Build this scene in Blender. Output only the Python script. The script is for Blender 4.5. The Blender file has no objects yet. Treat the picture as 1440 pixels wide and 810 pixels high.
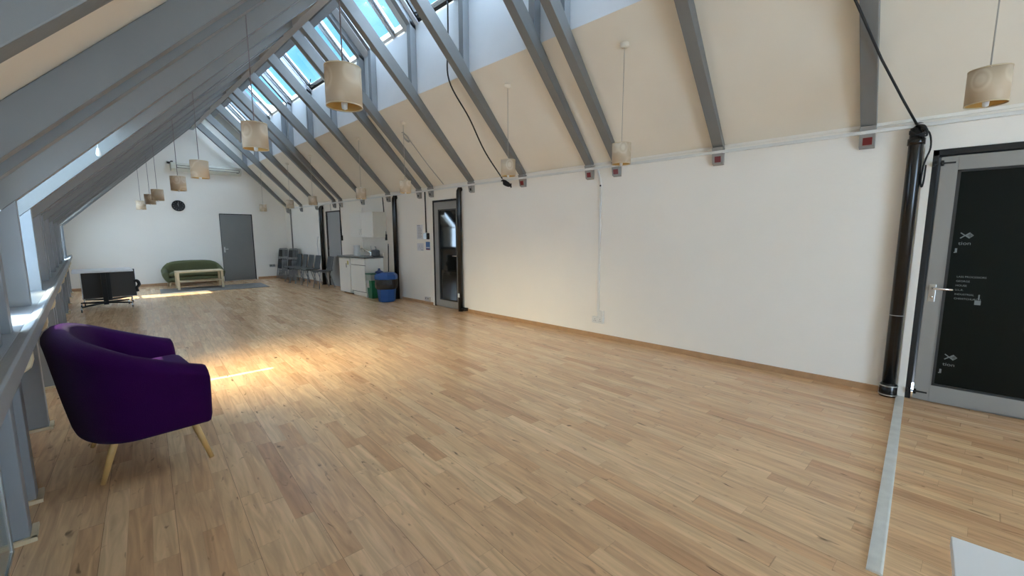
import bpy, bmesh, math, random
from mathutils import Vector, Matrix
random.seed(7)
S = bpy.context.scene
COL = S.collection
# ------------------------------------------------------------------ camera
cam_d = bpy.data.cameras.new('camera'); cam = bpy.data.objects.new('camera', cam_d); COL.objects.link(cam)
cam_d.sensor_width = 36.0; cam_d.lens = 587.42 / 1440 * 36.0; cam_d.clip_start = 0.05; cam_d.clip_end = 200
RT = Vector((0.69909417, -0.7150229, -0.00309771)); DN = Vector((-0.0922179, -0.08586575, -0.9920297)); FW = Vector((0.70905797, 0.69380784, -0.12596616))
cam.matrix_world = Matrix(((RT.x, -DN.x, -FW.x, 0), (RT.y, -DN.y, -FW.y, 0), (RT.z, -DN.z, -FW.z, 1.38), (0, 0, 0, 1)))
S.camera = cam
# ------------------------------------------------------------------ view, world, lights
S.view_settings.view_transform = 'Standard'; S.view_settings.look = 'None'; S.view_settings.gamma = 1.0
S.view_settings.use_curve_mapping = False
S.view_settings.exposure = 0.50
S.cycles.use_denoising = True
try: S.cycles.denoiser = 'OPENIMAGEDENOISE'
except Exception: pass
S.cycles.max_bounces = 14; S.cycles.diffuse_bounces = 8; S.cycles.transparent_max_bounces = 16
S.cycles.sample_clamp_indirect = 8.0
SKY_BLUE = 1.2; SKY_BRIGHT = 13.0; SUN_E = 14.0; GLOW_E = 20.0
W = bpy.data.worlds.new('sky'); S.world = W; W.use_nodes = True
nt = W.node_tree; nt.nodes.clear()
def N(tree, t, **k):
    n = tree.nodes.new(t)
    for a, b in k.items(): setattr(n, a, b)
    return n
out = N(nt, 'ShaderNodeOutputWorld'); bg = N(nt, 'ShaderNodeBackground'); tc = N(nt, 'ShaderNodeTexCoord')
dp = N(nt, 'ShaderNodeVectorMath', operation='DOT_PRODUCT'); dp.inputs[1].default_value = Vector((0.47, 0.72, 0.50)).normalized()
nt.links.new(tc.outputs['Generated'], dp.inputs[0])
mr = N(nt, 'ShaderNodeMapRange'); mr.inputs['From Min'].default_value = 0.93; mr.inputs['From Max'].default_value = 0.50
mr.interpolation_type = 'SMOOTHSTEP'
nt.links.new(dp.outputs['Value'], mr.inputs['Value'])
nz = N(nt, 'ShaderNodeTexNoise'); nz.inputs['Scale'].default_value = 5.0; nz.inputs['Detail'].default_value = 6
nt.links.new(tc.outputs['Generated'], nz.inputs['Vector'])
cr = N(nt, 'ShaderNodeValToRGB'); cr.color_ramp.elements[0].position = 0.38; cr.color_ramp.elements[0].color = (0.17, 0.50, 0.86, 1)
cr.color_ramp.elements[1].position = 0.72; cr.color_ramp.elements[1].color = (0.42, 0.78, 0.98, 1)
nt.links.new(nz.outputs['Fac'], cr.inputs['Fac'])
mx = N(nt, 'ShaderNodeMix', data_type='RGBA'); mx.inputs[7].default_value = (0.66, 0.81, 1.0, 1)
nt.links.new(mr.outputs[0], mx.inputs[0]); nt.links.new(cr.outputs[0], mx.inputs[6]); nt.links.new(mx.outputs[2], bg.inputs['Color'])
ms = N(nt, 'ShaderNodeMapRange'); ms.inputs['To Min'].default_value = SKY_BLUE; ms.inputs['To Max'].default_value = SKY_BRIGHT
nt.links.new(mr.outputs[0], ms.inputs['Value']); nt.links.new(ms.outputs[0], bg.inputs['Strength'])
nt.links.new(bg.outputs[0], out.inputs[0])

def lamp(name, kind, loc, energy, color, direction=None, **k):
    d = bpy.data.lights.new(name, kind); d.energy = energy; d.color = color
    for a, b in k.items(): setattr(d, a, b)
    o = bpy.data.objects.new(name, d); COL.objects.link(o); o.location = loc
    if direction: o.rotation_euler = Vector(direction).to_track_quat('-Z', 'Y').to_euler()
    return o
EL = math.radians(52.7)
sun_dir = Vector((math.cos(EL), -0.12 * math.cos(EL), -math.sin(EL))).normalized()
lamp('sun', 'SUN', (-8, 6, 10), SUN_E, (1.0, 0.90, 0.70), sun_dir, angle=0.012)
# added area lamp standing in for sun scattered by the hazy side window
lamp('window_daylight', 'AREA', (-0.33, 5.0, 1.32), GLOW_E, (1.0, 0.83, 0.45), (1.0, -0.14, -0.66), shape='RECTANGLE', size=1.0, size_y=0.6, spread=math.radians(70))

# ------------------------------------------------------------------ materials
def mat(name, col, rough=0.6, metal=0.0, bump=0.0, bscale=60, var=0.0, spec=0.5, coat=0.0, sheen=0.0, trans=0.0, vscale=3.0):
    m = bpy.data.materials.new(name); m.use_nodes = True; t = m.node_tree; b = t.nodes['Principled BSDF']
    b.inputs['Base Color'].default_value = (*col, 1); b.inputs['Roughness'].default_value = rough; b.inputs['Metallic'].default_value = metal
    b.inputs['Specular IOR Level'].default_value = spec; b.inputs['Coat Weight'].default_value = coat
    if sheen: b.inputs['Sheen Weight'].default_value = sheen
    c = N(t, 'ShaderNodeTexCoord')
    if var:
        n = N(t, 'ShaderNodeTexNoise'); n.inputs['Scale'].default_value = vscale; n.inputs['Detail'].default_value = 5
        t.links.new(c.outputs['Object'], n.inputs['Vector'])
        r = N(t, 'ShaderNodeMapRange'); r.inputs['From Min'].default_value = 0.3; r.inputs['From Max'].default_value = 0.7
        r.inputs['To Min'].default_value = 1 - var; r.inputs['To Max'].default_value = 1 + var
        t.links.new(n.outputs['Fac'], r.inputs['Value'])
        v = N(t, 'ShaderNodeVectorMath', operation='SCALE'); v.inputs[0].default_value = col
        t.links.new(r.outputs[0], v.inputs['Scale']); t.links.new(v.outputs[0], b.inputs['Base Color'])
    if bump:
        n = N(t, 'ShaderNodeTexNoise'); n.inputs['Scale'].default_value = bscale; n.inputs['Detail'].default_value = 4
        t.links.new(c.outputs['Object'], n.inputs['Vector'])
        q = N(t, 'ShaderNodeBump'); q.inputs['Strength'].default_value = bump; q.inputs['Distance'].default_value = 0.01
        t.links.new(n.outputs['Fac'], q.inputs['Height']); t.links.new(q.outputs[0], b.inputs['Normal'])
    return m
M = {}
M['wall'] = mat('white_wall_paint', (0.86, 0.82, 0.745), 0.75, bump=0.12, bscale=25, var=0.02, vscale=1.2)
M['cream'] = mat('cream_ceiling_paint', (0.79, 0.72, 0.60), 0.8, bump=0.08, bscale=20, var=0.03, vscale=1.5)
M['upper'] = mat('white_upper_paint', (0.70, 0.73, 0.76), 0.75, var=0.02)
M['grey'] = mat('grey_beam_paint', (0.185, 0.185, 0.178), 0.45, bump=0.08, bscale=30, var=0.05, vscale=2.5)
M['post'] = mat('grey_post_paint', (0.24, 0.25, 0.26), 0.5, bump=0.08, bscale=30, var=0.06)
M['white_plastic'] = mat('white_plastic', (0.72, 0.72, 0.69), 0.4)
M['cabinet'] = mat('white_laminate', (0.84, 0.82, 0.76), 0.35, var=0.01)
M['black'] = mat('black_gloss_pipe', (0.006, 0.006, 0.006), 0.22)
M['blackm'] = mat('matt_black', (0.008, 0.008, 0.008), 0.6)
M['darkpanel'] = mat('dark_brown_panel', (0.032, 0.026, 0.02), 0.5)
M['metal'] = mat('brushed_metal', (0.55, 0.55, 0.53), 0.3, metal=1.0)
M['chrome'] = mat('chrome', (0.8, 0.8, 0.8), 0.12, metal=1.0)
M['alu'] = mat('grey_aluminium', (0.28, 0.272, 0.255), 0.45, var=0.03)
M['threshold'] = mat('ribbed_aluminium', (0.74, 0.74, 0.70), 0.5, metal=0.2, var=0.08, vscale=14)
M['doorgrey'] = mat('grey_door_paint', (0.19, 0.19, 0.18), 0.5, var=0.05, vscale=1.5)
M['darkglass'] = mat('dark_glass', (0.006, 0.007, 0.007), 0.04)  # clear glass; black base paints in the unlit corridor behind it
M['film'] = mat('black_glass_film', (0.005, 0.007, 0.006), 0.3, spec=0.15)
M['print'] = mat('grey_print', (0.20, 0.23, 0.23), 0.6)
M['skirt'] = mat('wood_skirting', (0.46, 0.27, 0.14), 0.4, var=0.12, vscale=8)
M['palewood'] = mat('pale_wood', (0.62, 0.50, 0.32), 0.45, var=0.10, vscale=9)
M['legwood'] = mat('oak_leg', (0.58, 0.36, 0.13), 0.4, var=0.12, vscale=14)
M['purple'] = mat('purple_wool', (0.026, 0.002, 0.042), 0.9, bump=0.35, bscale=260, sheen=0.04, spec=0.05, var=0.05, vscale=9)
M['green'] = mat('green_wool', (0.10, 0.105, 0.05), 0.85, bump=0.3, bscale=200, sheen=0.1, spec=0.2, var=0.06)
M['rug'] = mat('grey_rug', (0.17, 0.155, 0.14), 0.95, bump=0.6, bscale=180, var=0.15, vscale=20)
M['red'] = mat('dark_red_paint', (0.16, 0.008, 0.008), 0.35)
M['white_top'] = mat('white_table_top', (0.80, 0.82, 0.84), 0.3)
M['ac'] = mat('cream_plastic', (0.66, 0.64, 0.54), 0.4)
M['chairgrey'] = mat('grey_shell_plastic', (0.085, 0.09, 0.09), 0.5)
M['frame'] = mat('grey_tube_metal', (0.26, 0.27, 0.27), 0.4, metal=0.4)
M['granite'] = mat('speckled_worktop', (0.12, 0.13, 0.125), 0.35, var=0.45, vscale=90)
M['bluebin'] = mat('blue_plastic', (0.012, 0.07, 0.24), 0.45)
M['greenbin'] = mat('green_plastic', (0.01, 0.17, 0.075), 0.45)
M['liner'] = mat('black_bin_liner', (0.012, 0.012, 0.013), 0.25, bump=1.0, bscale=22)
M['cliner'] = mat('clear_bin_liner', (0.36, 0.40, 0.36), 0.35, bump=0.8, bscale=26)
M['paper'] = mat('white_paper', (0.66, 0.66, 0.68), 0.8)
M['ink'] = mat('grey_ink', (0.30, 0.30, 0.33), 0.8)
M['bluecard'] = mat('blue_card', (0.06, 0.14, 0.32), 0.6)
M['yellow'] = mat('yellow_sticker', (0.55, 0.50, 0.15), 0.6)
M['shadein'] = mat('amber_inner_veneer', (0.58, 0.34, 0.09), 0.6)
M['cord'] = mat('brown_flex', (0.16, 0.12, 0.12), 0.6)
M['wcord'] = mat('pale_flex', (0.38, 0.36, 0.31), 0.6)
M['rubber'] = mat('rubber', (0.03, 0.03, 0.03), 0.7)

def glass_mat(name, tint, gl=0.06, rough=0.02, frost=0.0):
    m = bpy.data.materials.new(name); m.use_nodes = True; t = m.node_tree; t.nodes.clear()
    o = N(t, 'ShaderNodeOutputMaterial'); tr = N(t, 'ShaderNodeBsdfTransparent'); tr.inputs[0].default_value = (*tint, 1)
    g = N(t, 'ShaderNodeBsdfGlossy'); g.inputs['Roughness'].default_value = rough
    src = tr
    if frost:
        tl = N(t, 'ShaderNodeBsdfTranslucent'); tl.inputs[0].default_value = (*tint, 1)
        a = N(t, 'ShaderNodeMixShader'); a.inputs[0].default_value = frost
        t.links.new(tr.outputs[0], a.inputs[1]); t.links.new(tl.outputs[0], a.inputs[2]); src = a
    x = N(t, 'ShaderNodeMixShader'); x.inputs[0].default_value = gl
    t.links.new(src.outputs[0], x.inputs[1]); t.links.new(g.outputs[0], x.inputs[2]); t.links.new(x.outputs[0], o.inputs[0])
    return m
M['glass'] = glass_mat('clear_glass', (0.92, 0.97, 1.0))
M['frost'] = glass_mat('hazy_glass', (0.44, 0.50, 0.54), frost=0.95)
M['frost_dim'] = glass_mat('hazy_dim_glass', (0.17, 0.20, 0.22), frost=0.95)

def veneer():
    m = bpy.data.materials.new('birch_veneer_shade'); m.use_nodes = True; t = m.node_tree; b = t.nodes['Principled BSDF']
    c = N(t, 'ShaderNodeTexCoord'); v = N(t, 'ShaderNodeTexVoronoi'); v.feature = 'SMOOTH_F1'; v.inputs['Scale'].default_value = 9; v.inputs['Smoothness'].default_value = 0.6
    mp = N(t, 'ShaderNodeMapping'); mp.inputs['Scale'].default_value = (1, 1, 0.8)
    n = N(t, 'ShaderNodeTexNoise'); n.inputs['Scale'].default_value = 7
    t.links.new(c.outputs['Object'], mp.inputs[0]); t.links.new(mp.outputs[0], v.inputs['Vector'])
    r = N(t, 'ShaderNodeValToRGB'); r.color_ramp.interpolation = 'EASE'
    r.color_ramp.elements[0].position = 0.18; r.color_ramp.elements[0].color = (0.66, 0.55, 0.41, 1)
    r.color_ramp.elements[1].position = 0.62; r.color_ramp.elements[1].color = (0.50, 0.385, 0.26, 1)
    for p_, c_ in ((0.32, (0.56, 0.44, 0.31, 1)), (0.42, (0.62, 0.51, 0.37, 1)), (0.52, (0.53, 0.41, 0.28, 1))):
        q_ = r.color_ramp.elements.new(p_); q_.color = c_
    t.links.new(v.outputs['Distance'], r.inputs[0]); t.links.new(r.outputs[0], b.inputs['Base Color'])
    b.inputs['Roughness'].default_value = 0.6
    return m
M['shade'] = veneer()

def floor_mat(angle=math.radians(4.5), bw=0.088, blen=0.62):
    m = bpy.data.materials.new('maple_strip_floor'); m.use_nodes = True; t = m.node_tree; b = t.nodes['Principled BSDF']; L = t.links.new
    c = N(t, 'ShaderNodeTexCoord'); mp = N(t, 'ShaderNodeMapping'); mp.inputs['Rotation'].default_value = (0, 0, angle)
    L(c.outputs['Object'], mp.inputs[0]); sp = N(t, 'ShaderNodeSeparateXYZ'); L(mp.outputs[0], sp.inputs[0])
    def mth(op, a, bb=None, cc=None):
        n = N(t, 'ShaderNodeMath', operation=op)
        for i, x in enumerate((a, bb, cc)):
            if x is None: continue
            if isinstance(x, (int, float)): n.inputs[i].default_value = x
            else: L(x, n.inputs[i])
        return n.outputs[0]
    u = mth('DIVIDE', sp.outputs['X'], bw); row = mth('FLOOR', u); fu = mth('SUBTRACT', u, row)
    wn = N(t, 'ShaderNodeTexWhiteNoise', noise_dimensions='1D'); L(row, wn.inputs['W'])
    off = mth('MULTIPLY', wn.outputs['Value'], 9.7)
    v = mth('ADD', mth('DIVIDE', sp.outputs['Y'], blen), off)
    # uneven board lengths: warp the running coordinate a little per row
    wv = mth('ADD', v, mth('MULTIPLY', mth('SINE', mth('MULTIPLY', v, 2.3)), 0.28))
    col = mth('FLOOR', wv); fv = mth('SUBTRACT', wv, col)
    cmb = N(t, 'ShaderNodeCombineXYZ'); L(row, cmb.inputs[0]); L(col, cmb.inputs[1])
    w2 = N(t, 'ShaderNodeTexWhiteNoise', noise_dimensions='3D'); L(cmb.outputs[0], w2.inputs['Vector'])
    ramp = N(t, 'ShaderNodeValToRGB'); e = ramp.color_ramp.elements
    e[0].position = 0.0; e[0].color = (0.56, 0.315, 0.165, 1); e[1].position = 1.0; e[1].color = (0.77, 0.51, 0.29, 1)
    for p, cc in ((0.06, (0.65, 0.39, 0.205, 1)), (0.35, (0.69, 0.43, 0.235, 1)), (0.7, (0.72, 0.465, 0.255, 1))):
        x = e.new(p); x.color = cc
    L(w2.outputs['Value'], ramp.inputs[0])
    # grain
    g0 = N(t, 'ShaderNodeCombineXYZ'); L(mth('MULTIPLY', sp.outputs['X'], 26), g0.inputs[0]); L(mth('MULTIPLY', sp.outputs['Y'], 2.2), g0.inputs[1]); L(mth('MULTIPLY', w2.outputs['Value'], 50), g0.inputs[2])
    gn = N(t, 'ShaderNodeTexNoise'); gn.inputs['Scale'].default_value = 1.0; gn.inputs['Detail'].default_value = 6; gn.inputs['Distortion'].default_value = 1.2; L(g0.outputs[0], gn.inputs['Vector'])
    gm = N(t, 'ShaderNodeMapRange'); gm.inputs['From Min'].default_value = 0.3; gm.inputs['From Max'].default_value = 0.7; gm.inputs['To Min'].default_value = 0.74; gm.inputs['To Max'].default_value = 1.10
    L(gn.outputs['Fac'], gm.inputs[0])
    # knots and dark heart streaks
    kn = N(t, 'ShaderNodeTexNoise'); kn.inputs['Scale'].default_value = 1.0; kn.inputs['Detail'].default_value = 2; kn.inputs['Distortion'].default_value = 0.6
    k0 = N(t, 'ShaderNodeCombineXYZ'); L(mth('MULTIPLY', sp.outputs['X'], 30), k0.inputs[0]); L(mth('MULTIPLY', sp.outputs['Y'], 9.0), k0.inputs[1]); L(mth('MULTIPLY', w2.outputs['Value'], 30), k0.inputs[2])
    L(k0.outputs[0], kn.inputs['Vector'])
    km = N(t, 'ShaderNodeMapRange'); km.inputs['From Min'].default_value = 0.66; km.inputs['From Max'].default_value = 0.80; km.inputs['To Min'].default_value = 1.0; km.inputs['To Max'].default_value = 0.25
    L(kn.outputs['Fac'], km.inputs[0])
    # gaps
    gx = mth('LESS_THAN', mth('MINIMUM', fu, mth('SUBTRACT', 1.0, fu)), 0.011)
    gy = mth('LESS_THAN', mth('MINIMUM', fv, mth('SUBTRACT', 1.0, fv)), 0.0018)
    # every third joint is a real, darker one (three-strip boards)
    third = mth('LESS_THAN', mth('MODULO', mth('ADD', mth('ROUND', u), 300.0), 3.0), 0.5)
    gap = mth('MAXIMUM', mth('MULTIPLY', gx, mth('ADD', mth('MULTIPLY', third, 0.45), 0.10)), mth('MULTIPLY', gy, 0.3))
    f = mth('MULTIPLY', mth('MULTIPLY', gm.outputs[0], km.outputs[0]), mth('SUBTRACT', 1.0, gap))
    sc = N(t, 'ShaderNodeVectorMath', operation='SCALE'); L(ramp.outputs[0], sc.inputs[0]); L(f, sc.inputs['Scale'])
    L(sc.outputs[0], b.inputs['Base Color'])
    rn = N(t, 'ShaderNodeTexNoise'); rn.inputs['Scale'].default_value = 2.2; rn.inputs['Detail'].default_value = 4; L(c.outputs['Object'], rn.inputs['Vector'])
    rm = N(t, 'ShaderNodeMapRange'); b.inputs['Roughness'].default_value = 0.24
    bp = N(t, 'ShaderNodeBump'); bp.inputs['Strength'].default_value = 0.06; bp.inputs['Distance'].default_value = 0.01
    L(mth('SUBTRACT', mth('MULTIPLY', gn.outputs['Fac'], 0.3), gap), bp.inputs['Height']); L(bp.outputs[0], b.inputs['Normal'])
    b.inputs['Specular IOR Level'].default_value = 0.5
    return m
M['floor'] = floor_mat()

# ------------------------------------------------------------------ mesh helpers
class MB:
    def __init__(s): s.v = []; s.f = []; s.sm = []
    def add(s, vs, fs, smooth=False):
        n = len(s.v); s.v += [Vector(v) for v in vs]; s.f += [[i + n for i in f] for f in fs]; s.sm += [smooth] * len(fs); return s
    def box(s, x0, x1, y0, y1, z0, z1):
        return s.add([(x0, y0, z0), (x1, y0, z0), (x1, y1, z0), (x0, y1, z0), (x0, y0, z1), (x1, y0, z1), (x1, y1, z1), (x0, y1, z1)],
                     [(0, 3, 2, 1), (4, 5, 6, 7), (0, 1, 5, 4), (1, 2, 6, 5), (2, 3, 7, 6), (3, 0, 4, 7)])
    def prism_y(s, xz, y0, y1):       # xz polygon swept along Y
        n = len(xz); vs = [(x, y0, z) for x, z in xz] + [(x, y1, z) for x, z in xz]
        return s.add(vs, [list(range(n)), list(range(2 * n - 1, n - 1, -1))] + [(i + n, (i + 1) % n + n, (i + 1) % n, i) for i in range(n)])
    def prism_z(s, xy, z0, z1):
        n = len(xy); vs = [(x, y, z0) for x, y in xy] + [(x, y, z1) for x, y in xy]
        return s.add(vs, [list(range(n - 1, -1, -1)), list(range(n, 2 * n))] + [(i, (i + 1) % n, (i + 1) % n + n, i + n) for i in range(n)])
    def tube(s, pts, r, seg=10, caps=True):
        pts = [Vector(p) for p in pts]; rs = r if isinstance(r, (list, tuple)) else [r] * len(pts)
        base = len(s.v); up = None; rings = []
        for i, p in enumerate(pts):
            d = (pts[min(i + 1, len(pts) - 1)] - pts[max(i - 1, 0)]).normalized()
            if up is None:
                up = Vector((0, 0, 1)) if abs(d.z) < 0.9 else Vector((1, 0, 0))
            a = d.cross(up).normalized(); up = a.cross(d).normalized()
            rings.append([p + (a * math.cos(2 * math.pi * k / seg) + up * math.sin(2 * math.pi * k / seg)) * rs[i] for k in range(seg)])
        vs = [v for r_ in rings for v in r_]; fs = []
        for i in range(len(pts) - 1):
            for k in range(seg):
                fs.append((i * seg + k, i * seg + (k + 1) % seg, (i + 1) * seg + (k + 1) % seg, (i + 1) * seg + k))
        s.add(vs, fs, True)
        if caps: s.add(rings[0], [list(range(seg))]); s.add(rings[-1], [list(range(seg - 1, -1, -1))])
        return s
    def lathe(s, prof, c=(0, 0, 0), seg=32, axis='Z', smooth=True):   # prof: (r, h)
        vs = []
        for r, h in prof:
            for k in range(seg):
                a = 2 * math.pi * k / seg
                q = (r * math.cos(a), r * math.sin(a), h)
                if axis == 'Y': q = (q[0], q[2], q[1])
                if axis == 'X': q = (q[2], q[0], q[1])
                vs.append((q[0] + c[0], q[1] + c[1], q[2] + c[2]))
        fs = []
        for i in range(len(prof) - 1):
            for k in range(seg):
                fs.append((i * seg + k, i * seg + (k + 1) % seg, (i + 1) * seg + (k + 1) % seg, (i + 1) * seg + k))
        return s.add(vs, fs, smooth)
    def cyl(s, r, h0, h1, c=(0, 0, 0), seg=24, axis='Z'):
        return s.lathe([(0.0001, h0), (r, h0), (r, h0), (r, h1), (r, h1), (0.0001, h1)], c, seg, axis)
def obj(name, mb, m, parent=None, bevel=0.0, sub=0, kind=None, label=None, seg=2, weld=True):
    me = bpy.data.meshes.new(name); off = parent.location if (parent is not None and parent.get('_w')) else Vector()
    off = parent['_off'] if (parent is not None and '_off' in parent) else (0, 0, 0)
    off = Vector(off)
    me.from_pydata([v - off for v in mb.v], [], mb.f)
    for p, sflag in zip(me.polygons, mb.sm): p.use_smooth = sflag
    bm = bmesh.new(); bm.from_mesh(me)
    if weld: bmesh.ops.remove_doubles(bm, verts=bm.verts, dist=1e-5)
    bmesh.ops.dissolve_degenerate(bm, edges=bm.edges, dist=1e-6)
    bmesh.ops.recalc_face_normals(bm, faces=bm.faces)
    bm.to_mesh(me); bm.free()
    me.materials.append(m); o = bpy.data.objects.new(name, me); COL.objects.link(o)
    if parent is not None: o.parent = parent; o['_off'] = tuple(off)
    if bevel:
        b = o.modifiers.new('edge', 'BEVEL'); b.width = bevel; b.segments = seg; b.limit_method = 'ANGLE'; b.angle_limit = math.radians(40)
    if sub:
        q = o.modifiers.new('sub', 'SUBSURF'); q.levels = sub; q.render_levels = sub
        for p in me.polygons: p.use_smooth = True
    if kind: o['kind'] = kind
    if label: o['label'] = label
    return o
def thing(name, label, cat, loc=(0, 0, 0), group=None, rz=0.0, local=False):
    # local=False: children are given in world coordinates and stored relative to the base
    o = bpy.data.objects.new(name, None); COL.objects.link(o); o.location = loc; o.rotation_euler = (0, 0, rz)
    o.empty_display_size = 0.1
    o['label'] = label; o['category'] = cat
    if group: o['group'] = group
    o['_off'] = (0.0, 0.0, 0.0) if local else tuple(float(a) for a in loc)
    return o
def tag(o, label, cat, group=None):
    o['label'] = label; o['category'] = cat
    if group: o['group'] = group
    return o
def struct(name, mb, m, bevel=0.0, parent=None):
    return obj(name, mb, m, parent, bevel=bevel, kind='structure')
def copy_tree(root, loc, label, rz=None):
    r = root.copy(); COL.objects.link(r); r.location = loc; r['label'] = label
    if rz is not None: r.rotation_euler = (0, 0, rz)
    for c in [o for o in bpy.data.objects if o.parent == root]:
        d = c.copy(); COL.objects.link(d); d.parent = r
        for g in [o for o in bpy.data.objects if o.parent == c]:
            e = g.copy(); COL.objects.link(e); e.parent = d
    return r
def onesolid(o, t):
    m = o.modifiers.new('thick', 'SOLIDIFY'); m.thickness = t; m.offset = 0; return o

# ------------------------------------------------------------------ room constants (metres)
XR, XL, YF, YB = 4.78, -0.29, 15.2, -4.0
zl = lambda x: 1.917 + 1.0175 * x          # underside of the rafters on the knee-wall side
zlc = lambda x: 2.133 + 1.0175 * x         # lining behind them
zr = lambda x: 4.44 - 0.973 * (x - 2.5)    # underside of the rafters on the tall-wall side
zrc = lambda x: 3.46 - 1.074 * (x - 3.70)  # cream lining on that side
zt = lambda x: 4.42 + 1.03 * (3.70 - x)    # roof plane with the skylights
FR = [0.4, 1.6, 2.8, 3.2, 4.4, 5.6, 6.8, 7.2, 8.4, 9.6, 10.8, 11.2, 12.4, 13.6, 14.8]

struct('floor', MB().box(-0.75, 5.0, YB - 0.2, YF + 0.2, -0.12, 0.0), M['floor'])
# tall wall with door openings
mb = MB()
for y0, y1 in ((YB, -0.98), (0.0, 5.97), (6.80, 10.96), (11.84, YF)): mb.box(XR, XR + 0.18, y0, y1, 0, 2.36)
for y0, y1 in ((-0.98, 0.0), (5.97, 6.80), (10.96, 11.84)): mb.box(XR, XR + 0.18, y0, y1, 2.035, 2.36)
struct('wall_right', mb, M['wall'])
struct('wall_outer', MB().box(5.3, 5.35, YB, YF, 0, 2.5), M['blackm'])
struct('wall_back', MB().box(-0.8, 1.2, YF, YF + 0.2, 0, 5.5).box(1.2, 5.0, YF, YF + 0.2, 0, 5.5), M['wall'])
# wall behind the camera with an unseen window opening added for daylight
mb = MB().box(-0.8, 0.3, YB - 0.2, YB, 0, 5.5).box(2.5, 5.0, YB - 0.2, YB, 0, 5.5).box(0.3, 2.5, YB - 0.2, YB, 0, 0.3).box(0.3, 2.5, YB - 0.2, YB, 2.4, 5.5)
struct('wall_front', mb, M['wall'])
# cream lining on the tall-wall side
mb = MB().prism_y([(3.70, zrc(3.70)), (4.98, zrc(4.98)), (4.98, zrc(4.98) + 0.5), (3.95, zrc(3.70))], YB, YF)
struct('ceiling_right', mb, M['cream'])
struct('wall_upper', MB().box(3.70, 3.86, YB, YF, zrc(3.70) + 0.001, 4.42), M['upper'])
# lining on the knee-wall side, open above the two glazed bays
mb = MB()
def lslab(x0, x1, y0, y1): mb.prism_y([(x0, zlc(x0)), (x1, zlc(x1)), (x1, zlc(x1) + 0.16), (x0, zlc(x0) + 0.16)], y0, y1)
LX0 = -0.50
lslab(0.28, 3.0, YB, YF)
for y0, y1 in ((YB, 4.5), (5.6, 12.52), (13.12, 13.7), (14.8, YF)): lslab(LX0, 0.28, y0, y1)
struct('ceiling_left', mb, M['cream'])
# top roof plane: solid bands round the skylights
SKY = [(0.55, 1.45), (1.75, 2.65), (3.35, 4.25), (4.66, 5.50), (5.86, 6.16), (6.20, 6.98), (7.30, 7.72), (7.78, 8.34), (8.84, 9.56), (9.86, 10.74), (10.90, 11.5), (11.68, 12.2), (12.26, 13.0), (13.4, 14.1), (14.3, 14.55)]  # first three lie out of view; they and the last added for sky light
mb = MB()
def tslab(x0, x1, y0, y1): mb.prism_y([(x0, zt(x0)), (x1, zt(x1)), (x1 + .0, zt(x1) + 0.16), (x0, zt(x0) + 0.16)], y0, y1)
tslab(2.90, 3.04, YB, YF); tslab(3.705, 3.9, YB, YF)
edges = [YB] + [e for a in SKY for e in a] + [YF]
for i in range(0, len(edges), 2):
    if edges[i + 1] - edges[i] > 0.001: tslab(3.04, 3.705, edges[i], edges[i + 1])
struct('ceiling_top', mb, M['upper'])
# knee wall behind the posts
WB = -0.41
mb = MB()
mb.box(WB - 0.10, WB, YB, YF, 0, 0.88)
openb = [(3.46, 3.98), (4.20, 4.36), (4.5, 5.6), (12.52, 13.12), (13.7, 14.8)]
last = YB
for y0, y1 in openb: mb.box(WB - 0.10, WB, last, y0, 0.88, 1.73); last = y1
mb.box(WB - 0.10, WB, last, YF, 0.88, 1.73)
for y0, y1 in openb:
    if not (y0 in (4.5, 13.7, 12.52)): mb.box(WB - 0.10, WB, y0, y1, 1.62, 1.73)
struct('wall_left', mb, M['cream'])
# window board
struct('trim_1', MB().box(-0.41, -0.262, YB, YF, 0.868, 0.902), M['post'], bevel=0.004)
# skirting on the tall wall and the far wall
mb = MB()
for y0, y1 in ((0.17, 5.90), (6.86, 8.0), (8.2, 8.76), (12.15, YF)): mb.box(XR - 0.018, XR, y0, y1, 0, 0.055)
struct('baseboard_right', mb, M['skirt'], bevel=0.003)
struct('baseboard_back', MB().box(-0.4, 2.93, YF - 0.018, YF, 0, 0.07).box(3.86, XR - 0.018, YF - 0.018, YF, 0, 0.07), M['skirt'], bevel=0.003)
# threshold strip across the floor
mb = MB().box(2.145, 4.76, 0.0, 0.053, 0.0, 0.007)
for k in range(5): mb.box(2.145, 4.76, 0.006 + k * 0.009, 0.010 + k * 0.009, 0.007, 0.0095)
struct('trim_2', mb, M['threshold'])

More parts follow.
